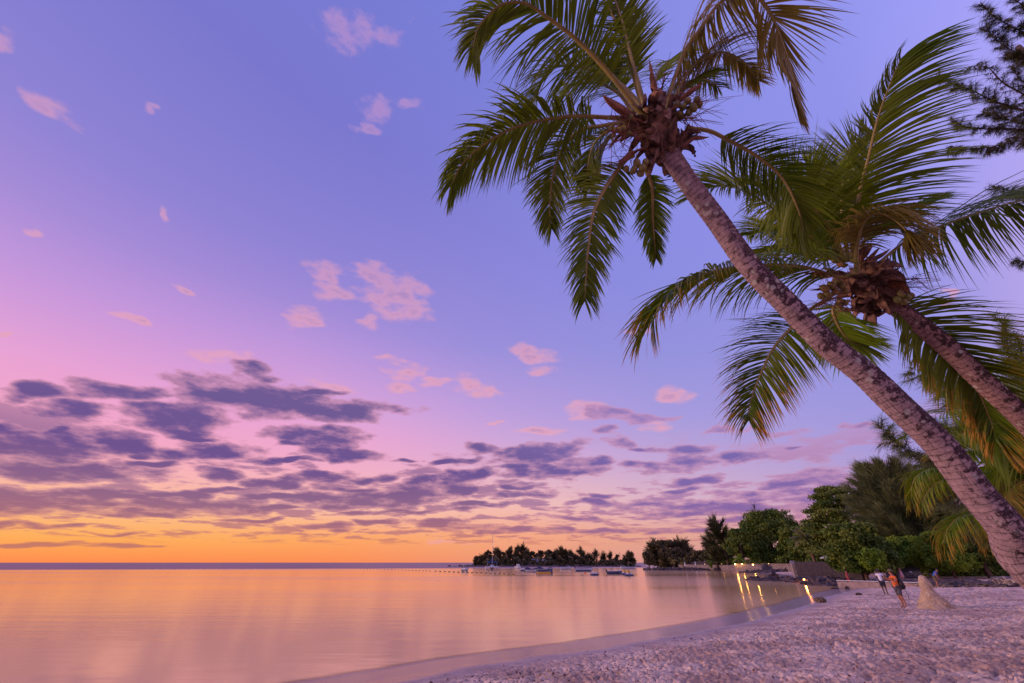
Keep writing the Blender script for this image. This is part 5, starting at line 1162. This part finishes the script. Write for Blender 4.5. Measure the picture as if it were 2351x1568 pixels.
mb = MB(); mb.tube([(.7, 0, 3.5), (-1.5, 0, 3.75), (-3.6, 0, 3.7)], [.32, .26, .15], 8); mb.build('furled_sail', M['blue'], ms)
mb = MB()
for s in (-1, 1): mb.tube([(-.3, s*2.3, 1.1), (.9, 0, 12.6)], .012, 4)
mb.tube([(5, 0, 1.2), (.9, 0, 12.8)], .014, 4); mb.build('rigging', M['alu'], ms)
mb = MB(); mb.tube([(4.6, -2.3, 1.25), (4.6, 2.3, 1.25)], .06, 6); mb.build('crossbeam', M['alu'], r)
# buoy line of the bathing area
mb = MB(); mb.ball((0, 0, .03), (.30, .16, .15), 10, 6); bm_ = mb.build('float', M['nut'], None); bm_.name = 'swim_buoy'
tag(bm_, 'small dark float, one of the evenly spaced row across the bay', 'buoy', 'floats of the bathing line across the bay')
LN = [(0,1307.3),(150,1306.9),(330,1306.3),(520,1305.6),(660,1304.3),(760,1304.4),(860,1306.5),(985,1311),(1100,1316),(1180,1319.6)]
us = list(np.arange(10, 560, 17.))+list(np.arange(566, 640, 14.))+list(np.arange(645, 710, 5.))+list(np.arange(715, 990, 8.))+list(np.arange(1000, 1184, 10.5))
for i, u in enumerate(us):
    v = float(np.interp(u, [a for a, b_ in LN], [b_ for a, b_ in LN])); Y = yd(v); p = at(u, v, Y)
    o = bm_ if i == 0 else bm_.copy()
    if i: C.objects.link(o)
    o.location = (p.x, p.y, 0); k = 1.15 if u > 990 else .85
    if u > 990: o['label'] = 'larger float of the row ending below the moored boats'; o['group'] = 'larger floats at the near end of the bathing line'
    o.scale = (k*1.2, k, k); o.rotation_euler = (0, 0, random.uniform(-.3, .3))
for k, (x, y, lb) in enumerate(((1195, 622, 'orange mooring buoy right of the yellow banded boat'), (1590, 629, 'orange mooring buoy below the long open boat'), (1660, 598, 'orange mooring buoy at the bow of the long open boat'))):
    u, v, Y = B_at(x, y); p = at(u, v, Y); mb = MB(); mb.ball((0, 0, .12), (.24, .24, .22), 12, 8); mb.tube([(0, 0, .3), (0, 0, .42)], .04, 6); o = mb.build('mooring_buoy', M['orange']); o.location = (p.x, p.y, 0); tag(o, lb, 'buoy')
# reef line far out
for k, (u0, u1, v0) in enumerate(((590, 800, 1297.0), (990, 1040, 1296.5))):
    a = pt(u0, v0, yd(v0)); b_ = pt(u1, v0, yd(v0)); o = rocks('reef', 'dark reef line far out near the horizon', [a, tuple((np.array(a)+np.array(b_))/2), b_], 120, 1.0, M['rock'], 20+k, 2., 1.1)
    o['label'] = ['long dark reef line far out near the horizon', 'short dark reef patch left of the island'][k]

# ------------------------------------------------------------------ people
def skin_mesh(name, joints, edges, mt, parent, sub=1):
    names = list(joints); me = bpy.data.meshes.new(name); me.from_pydata([joints[k][0] for k in names], [(names.index(a), names.index(b_)) for a, b_ in edges], []); me.update()
    o = bpy.data.objects.new(name, me); C.objects.link(o); o.parent = parent; me.materials.append(mt)
    sk = o.modifiers.new('skin', 'SKIN'); sk.use_smooth_shade = True; lay = me.skin_vertices[0].data if me.skin_vertices else None
    if lay is None:
        bm2 = __import__('bmesh').new(); bm2.from_mesh(me); bm2.verts.layers.skin.verify(); bm2.to_mesh(me); bm2.free(); lay = me.skin_vertices[0].data
    for i, k in enumerate(names):
        r = joints[k][1]; lay[i].radius = (r, r) if not hasattr(r, '__len__') else r; lay[i].use_root = (k == names[0])
    s = o.modifiers.new('sub', 'SUBSURF'); s.levels = sub; s.render_levels = sub
    return o
def person(u, v, label, facing, h=1.72, skin='skin', shirt='t_white', bottom='navy', pose='stand', hat=None, hair='hair', skirt=False, z=None, g=None, sleeves=.55):
    p = on(u, v) if g is None else g; az_ = math.atan2(p.x, p.y)
    root = thing('person', label, 'person', p, -az_+math.radians(facing)); root.scale = (h/1.74,)*3
    # body frame: -y is forward, x is the right side as one looks at the back
    J = {'pelvis': ((0, 0, .96), .118), 'waist': ((0, 0, 1.10), .112), 'chest': ((0, .0, 1.29), .132), 'collar': ((0, 0, 1.43), .078), 'neck': ((0, -.01, 1.52), .052), 'jaw': ((0, -.03, 1.585), (.062, .075)), 'brow': ((0, -.02, 1.665), (.075, .092)), 'crownhead': ((0, 0, 1.725), (.05, .06)), 'nose': ((0, -.125, 1.62), .012)}
    E_ = [('pelvis','waist'),('waist','chest'),('chest','collar'),('collar','neck'),('neck','jaw'),('jaw','brow'),('brow','crownhead'),('jaw','nose')]
    st = {'stand': ((.09, .0), (.10, .03)), 'stride': ((.09, -.16), (.10, .22)), 'bend': ((.1, 0), (.12, .05)), 'sit': None}
    for s, nm in ((-1, 'l'), (1, 'r')):
        dx, dy = (.1, 0.) if pose in ('sit',) else st.get(pose, st['stand'])[0 if s < 0 else 1]
        J['hip'+nm] = ((s*.095, 0, .90), .10)
        if pose == 'sit':
            J['knee'+nm] = ((s*.16, -.38, .98), .062); J['ankle'+nm] = ((s*.12, -.42, .62), .04); J['toe'+nm] = ((s*.12, -.56, .58), .032)
        else:
            J['knee'+nm] = ((s*dx, dy*.45-.03, .49), .062); J['calf'+nm] = ((s*dx, dy*.8+.01, .34), .056); J['ankle'+nm] = ((s*dx, dy, .09), .036); J['toe'+nm] = ((s*dx*1.15, dy-.15, .03), .03)
        E_ += [('pelvis','hip'+nm),('hip'+nm,'knee'+nm)] + ([('knee'+nm,'calf'+nm),('calf'+nm,'ankle'+nm)] if pose != 'sit' else [('knee'+nm,'ankle'+nm)]) + [('ankle'+nm,'toe'+nm)]
        ar = {'phone': ((s*.27, -.10, 1.20), (s*.07, -.38, 1.36)), 'hold': ((s*.25, -.06, 1.17), (s*.05, -.27, 1.22)), 'up': ((s*.25, -.2, 1.30), (s*.1, -.36, 1.55)), 'down': ((s*.24, .03, 1.15), (s*.25, -.06, .88)), 'reach': ((s*.26, -.12, 1.2), (s*.3, -.35, 1.02))}
        kk = {'phone': 'phone', 'walk': 'down', 'hold': 'hold', 'stride': 'down', 'bend': 'reach', 'sit': 'hold', 'up': 'up'}.get(person.arms, 'down')
        el_, wr = ar[kk]
        J['sho'+nm] = ((s*.185, 0, 1.41), .06); J['elb'+nm] = (el_, .042); J['wri'+nm] = (wr, .028); w3 = Vector(wr); d = (w3-Vector(el_)).normalized(); sd2 = d.cross(Vector((0, 0, 1)))
        sd2 = sd2.normalized() if sd2.length > .1 else Vector((0, -1, 0)); pal = w3+d*.07; J['palm'+nm] = (tuple(pal), (.036, .016))
        E_ += [('collar','sho'+nm),('sho'+nm,'elb'+nm),('elb'+nm,'wri'+nm),('wri'+nm,'palm'+nm)]
        for q, fx in enumerate((-.027, -.009, .009, .027)):
            a = pal+sd2*fx+d*.05; b_ = a+d*(.03+.006*(q in (1, 2)))+Vector((0, 0, -.015)); J[f'f{q}a{nm}'] = (tuple(a), .009); J[f'f{q}b{nm}'] = (tuple(b_), .008); E_ += [('palm'+nm, f'f{q}a{nm}'), (f'f{q}a{nm}', f'f{q}b{nm}')]
        a = w3+d*.04-sd2*.045*s; b_ = a+d*.035; J['tha'+nm] = (tuple(a), .010); J['thb'+nm] = (tuple(b_), .008); E_ += [('wri'+nm, 'tha'+nm), ('tha'+nm, 'thb'+nm)]
    UP = [k for k in J if not (k.startswith(('hip','knee','calf','ankle','toe')) or k == 'pelvis')]
    if pose == 'bend':
        R = Matrix.Rotation(math.radians(38), 3, 'X'); piv = Vector((0, 0, .98))
        for k in UP: J[k] = (tuple(R @ (Vector(J[k][0])-piv)+piv), J[k][1])
    if pose == 'sit':
        for k in J: q = J[k][0]; J[k] = ((q[0], q[1], q[2]-.58), J[k][1])
    skin_mesh('body', J, E_, M[skin], root)
    def gar(nm, ks, es, grow, mt, over=None):
        jj = {k: (J[k][0], tuple(np.array(J[k][1] if hasattr(J[k][1], '__len__') else (J[k][1],)*2)*grow+.012)) for k in ks}
        if over: jj.update(over)
        return skin_mesh(nm, jj, es, M[mt], root)
    ov = {}
    for nm in 'lr':
        a = Vector(J['sho'+nm][0]); b_ = Vector(J['elb'+nm][0]); ov['slv'+nm] = (tuple(a.lerp(b_, sleeves)), .066)
    low = Vector(J['pelvis'][0])
    ks = ['waist','pelvis','chest','collar','shol','shor']; es = [('waist','pelvis'),('waist','chest'),('chest','collar'),('collar','shol'),('collar','shor'),('shol','slvl'),('shor','slvr')]
    gar('shirt', ks, es, 1.12, shirt, ov)
    if skirt:
        mb = MB(); z1 = J['waist'][0][2]; mb.loft([[Vector((math.cos(a)*rx, math.sin(a)*ry, zz2)) for a in np.linspace(0, 2*np.pi, 16, endpoint=False)] for rx, ry, zz2 in ((.15, .12, z1), (.19, .16, z1-.15), (.21, .2, z1-.5), (.25, .24, .18))]); mb.build('skirt', M[bottom], root)
    else:
        o2 = {}
        for s, nm in ((-1, 'l'), (1, 'r')):
            a = Vector(J['hip'+nm][0]); b_ = Vector(J['knee'+nm][0]); o2['cuff'+nm] = (tuple(a.lerp(b_, .92)), .088)
        gar('shorts', ['pelvis','hipl','hipr'], [('pelvis','hipl'),('pelvis','hipr'),('hipl','cuffl'),('hipr','cuffr')], 1.10, bottom, o2)
    hd = Vector(J['brow'][0]); tilt = Matrix.Rotation(math.radians(38), 3, 'X') if pose == 'bend' else Matrix.Identity(3)
    mb = MB(); mb.ball(hd+tilt @ Vector((0, .025, .025)), (.092, .105, .095), 14, 9, M=tilt)
    if skirt: mb.ball(hd+Vector((0, .06, -.08)), (.08, .06, .15), 10, 8)
    mb.build('hair', M[hair], root)
    mb = MB()
    for s in (-1, 1): mb.ball(hd+tilt @ Vector((s*.03, -.098, -.005)), .010, 6, 4)
    mb.build('eyes', M['black'], root)
    if hat:
        mb = MB(); c = hd+tilt @ Vector((0, 0, .045)); mb.ball(c+tilt @ Vector((0, 0, .01)), (.105, .118, .085), 16, 8, M=tilt)
        if hat == 'khaki': mb.tube([c+Vector((0, 0, -.012)), c+Vector((0, 0, .006))], [.19, .15], 20)
        else: mb.ball(c+tilt @ Vector((0, -.13, -.01)), (.07, .09, .012), 12, 5, M=tilt)
        mb.build('hat', M[hat], root)
    return root, J
# man in orange
person.arms = 'phone'
ro, Jo = person(2078, 1396, 'person in an orange T-shirt, grey shorts and brimmed hat, taking a picture with a phone', -62, 1.74, 'skin', 't_orange', 'grey', 'stand', hat='khaki')
Mx = Matrix.Translation(ro.location) @ Matrix.Rotation(ro.rotation_euler.z, 4, 'Z')
bp_ = thing('backpack', 'dark backpack hanging on the back of the person in orange', 'backpack', Mx @ Vector((.02, .22, 1.08)), ro.rotation_euler.z)
mb = MB(); mb.ball((0, .02, .02), (.17, .13, .27), 14, 10, .05, 2); mb.build('bag', M['black'], bp_)
mb = MB(); mb.ball((0, .12, -.08), (.12, .06, .13), 12, 8); mb.build('front_pocket', M['grey'], bp_)
for s in (-1, 1):
    mb = MB(); mb.tube([(s*.10, -.08, .26), (s*.12, -.22, .37), (s*.125, -.36, .25), (s*.14, -.34, .0), (s*.12, -.1, -.18)], .018, 6, flat=.5); mb.build('strap', M['black'], bp_)
mb = MB(); mb.tube([(.06, .05, -.22), (.10, .10, -.5), (.08, .06, -.72)], .012, 5); mb.build('loose_strap', M['grey'], bp_)
ph = thing('phone', 'phone with a lit screen held up by the person in orange', 'phone', Mx @ Vector((0, -.49, 1.43)), ro.rotation_euler.z)
mb = MB(); mb.box((0, 0, 0), (.15, .012, .085)); mb.build('case', M['black'], ph, False, .004); mb = MB(); mb.box((0, .0085, 0), (.14, .004, .075)); mb.build('screen', M['lit'], ph, False)
person.arms = 'hold'
person(2036, 1366, 'person in a white T-shirt, dark knee shorts and dark cap, seen from behind looking down', 175, 1.70, 'skin_d', 't_white', 'navy', 'stand', hat='navy')
person.arms = 'up'
g1 = at(2073, 1329, 60); g1.z = .70
person(2073, 1336, 'person in a long pink dress raising a camera above the low wall', -70, 1.62, 'skin', 'pink', 'pink', 'stand', skirt=True, g=g1)
person.arms = 'sit'
g2 = at(2095, 1325, 60); g2.z = .95
person(2096, 1329, 'person in a striped shirt sitting on the rocks beside the person in pink', 20, 1.2, 'skin_d', 'stripe', 'navy', 'sit', g=g2)
person.arms = 'bend'
g3 = on(2156, 1349)
person(2142, 1350, 'person in a blue shirt bending forward right of the sand mound', 75, 1.66, 'skin', 'blueshirt', 'khaki', 'bend', g=g3)
person.arms = 'walk'
g4 = on(1978, 1352); person(1978, 1352, 'person in a red shirt walking behind the low wall, left of the person in white', 80, 1.66, 'skin', 'red', 'red', 'stride', g=Vector((g4.x+1.5, g4.y+3.5, g4.z)))

# ------------------------------------------------------------------ sand mound
p = on(2134, 1396); az_ = math.atan2(p.x, p.y)
hd = thing('sand_mound', 'tall lumpy mound of sand shaped like a rearing seal beside the person in orange', 'sand sculpture', (p.x, p.y, p.z-.05), -az_)
n, m_ = 110, 64; zs = np.linspace(0, 1, n); th = np.linspace(0, 2*np.pi, m_, endpoint=False)
Z_ = zs*1.52
zk = [0, .04, .1, .25, .4, .5, .58, .64, .70, .80, .92, .97, 1]
lx = np.interp(zs, zk, [0,.0,.02,.05,.10,.12,.12,.06,.03,.0,.0,.01,.08])-.5+.40*Z_
rx = np.interp(zs, zk, [1.9,1.68,1.55,1.32,1.0,.80,.69,.68,.66,.54,.36,.30,.2])*.88-.5+.40*Z_
ryy = np.interp(zs, [0,.1,.3,.5,.6,.8,.95,1], [.85,.65,.46,.34,.30,.22,.15,.04])
cx = (lx+rx)/2; hw_ = (rx-lx)/2; TH, ZZ = np.meshgrid(th, zs)
bx = np.cos(TH); by = np.sin(TH); dn_ = 1+.20*fbm(bx*2+5, ZZ*6+by*2, 5, 61)+.10*vnoise(bx*9+by*5, ZZ*14, 62)
V = np.stack([(cx[:, None]+bx*hw_[:, None]*dn_).ravel(), (by*ryy[:, None]*dn_).ravel(), (Z_[:, None]+0*TH+.03*vnoise(bx*4, by*4+ZZ*5, 63)).ravel()], 1)
ix = np.arange(n*m_).reshape(n, m_); ir = np.roll(ix, -1, 1)
F = [tuple(q) for q in np.stack([ix[:-1].ravel(), ir[:-1].ravel(), ir[1:].ravel(), ix[1:].ravel()], 1)]+[tuple(ix[-1])]
M['moundm'] = mat('packed_sand', (.56, .41, .27), .95, .3, 5, .9, 22)
mesh_obj('body', V, F, M['moundm'], hd, True)
# low skirt of sand trailing off to the right
mb = MB(); rings = []
for k in range(20):
    t = k/19; x = .7+1.7*t; h = .30*(1-t)**1.4+.02; w_ = .4*(1-t*.6)
    rings.append([Vector((x, -w_, -.05)), Vector((x, -w_*.5, h*.75)), Vector((x, 0, h)), Vector((x, w_*.5, h*.75)), Vector((x, w_, -.05))])
mb.loft(rings); mb.build('tail', M['moundm'], hd)

# wrack: dry weed and leaf scraps scattered along the beach
rg = np.random.default_rng(77); P = []; 
while len(P) < 1500:
    a = math.radians(rg.uniform(-20, 58)); r_ = math.exp(rg.uniform(math.log(8), math.log(60))); x, y = r_*math.sin(a), r_*math.cos(a); g0, s0 = ground_base(np.array([x]), np.array([y]))
    if s0[0] < 2.2: continue
    if rg.random() > (.9 if abs(s0[0]-4.2-.8*math.sin(x*.7)) < .7 else .16): continue
    P.append((x, y, float(g0[0])+.012))
P = np.array(P); V, F = quads(P, 1, .022, rg, 3., 1.8); tag(mesh_obj('wrack', V, F, M['twig']), 'dark scraps of dry weed and leaves scattered on the sand', 'wrack', kind='stuff')
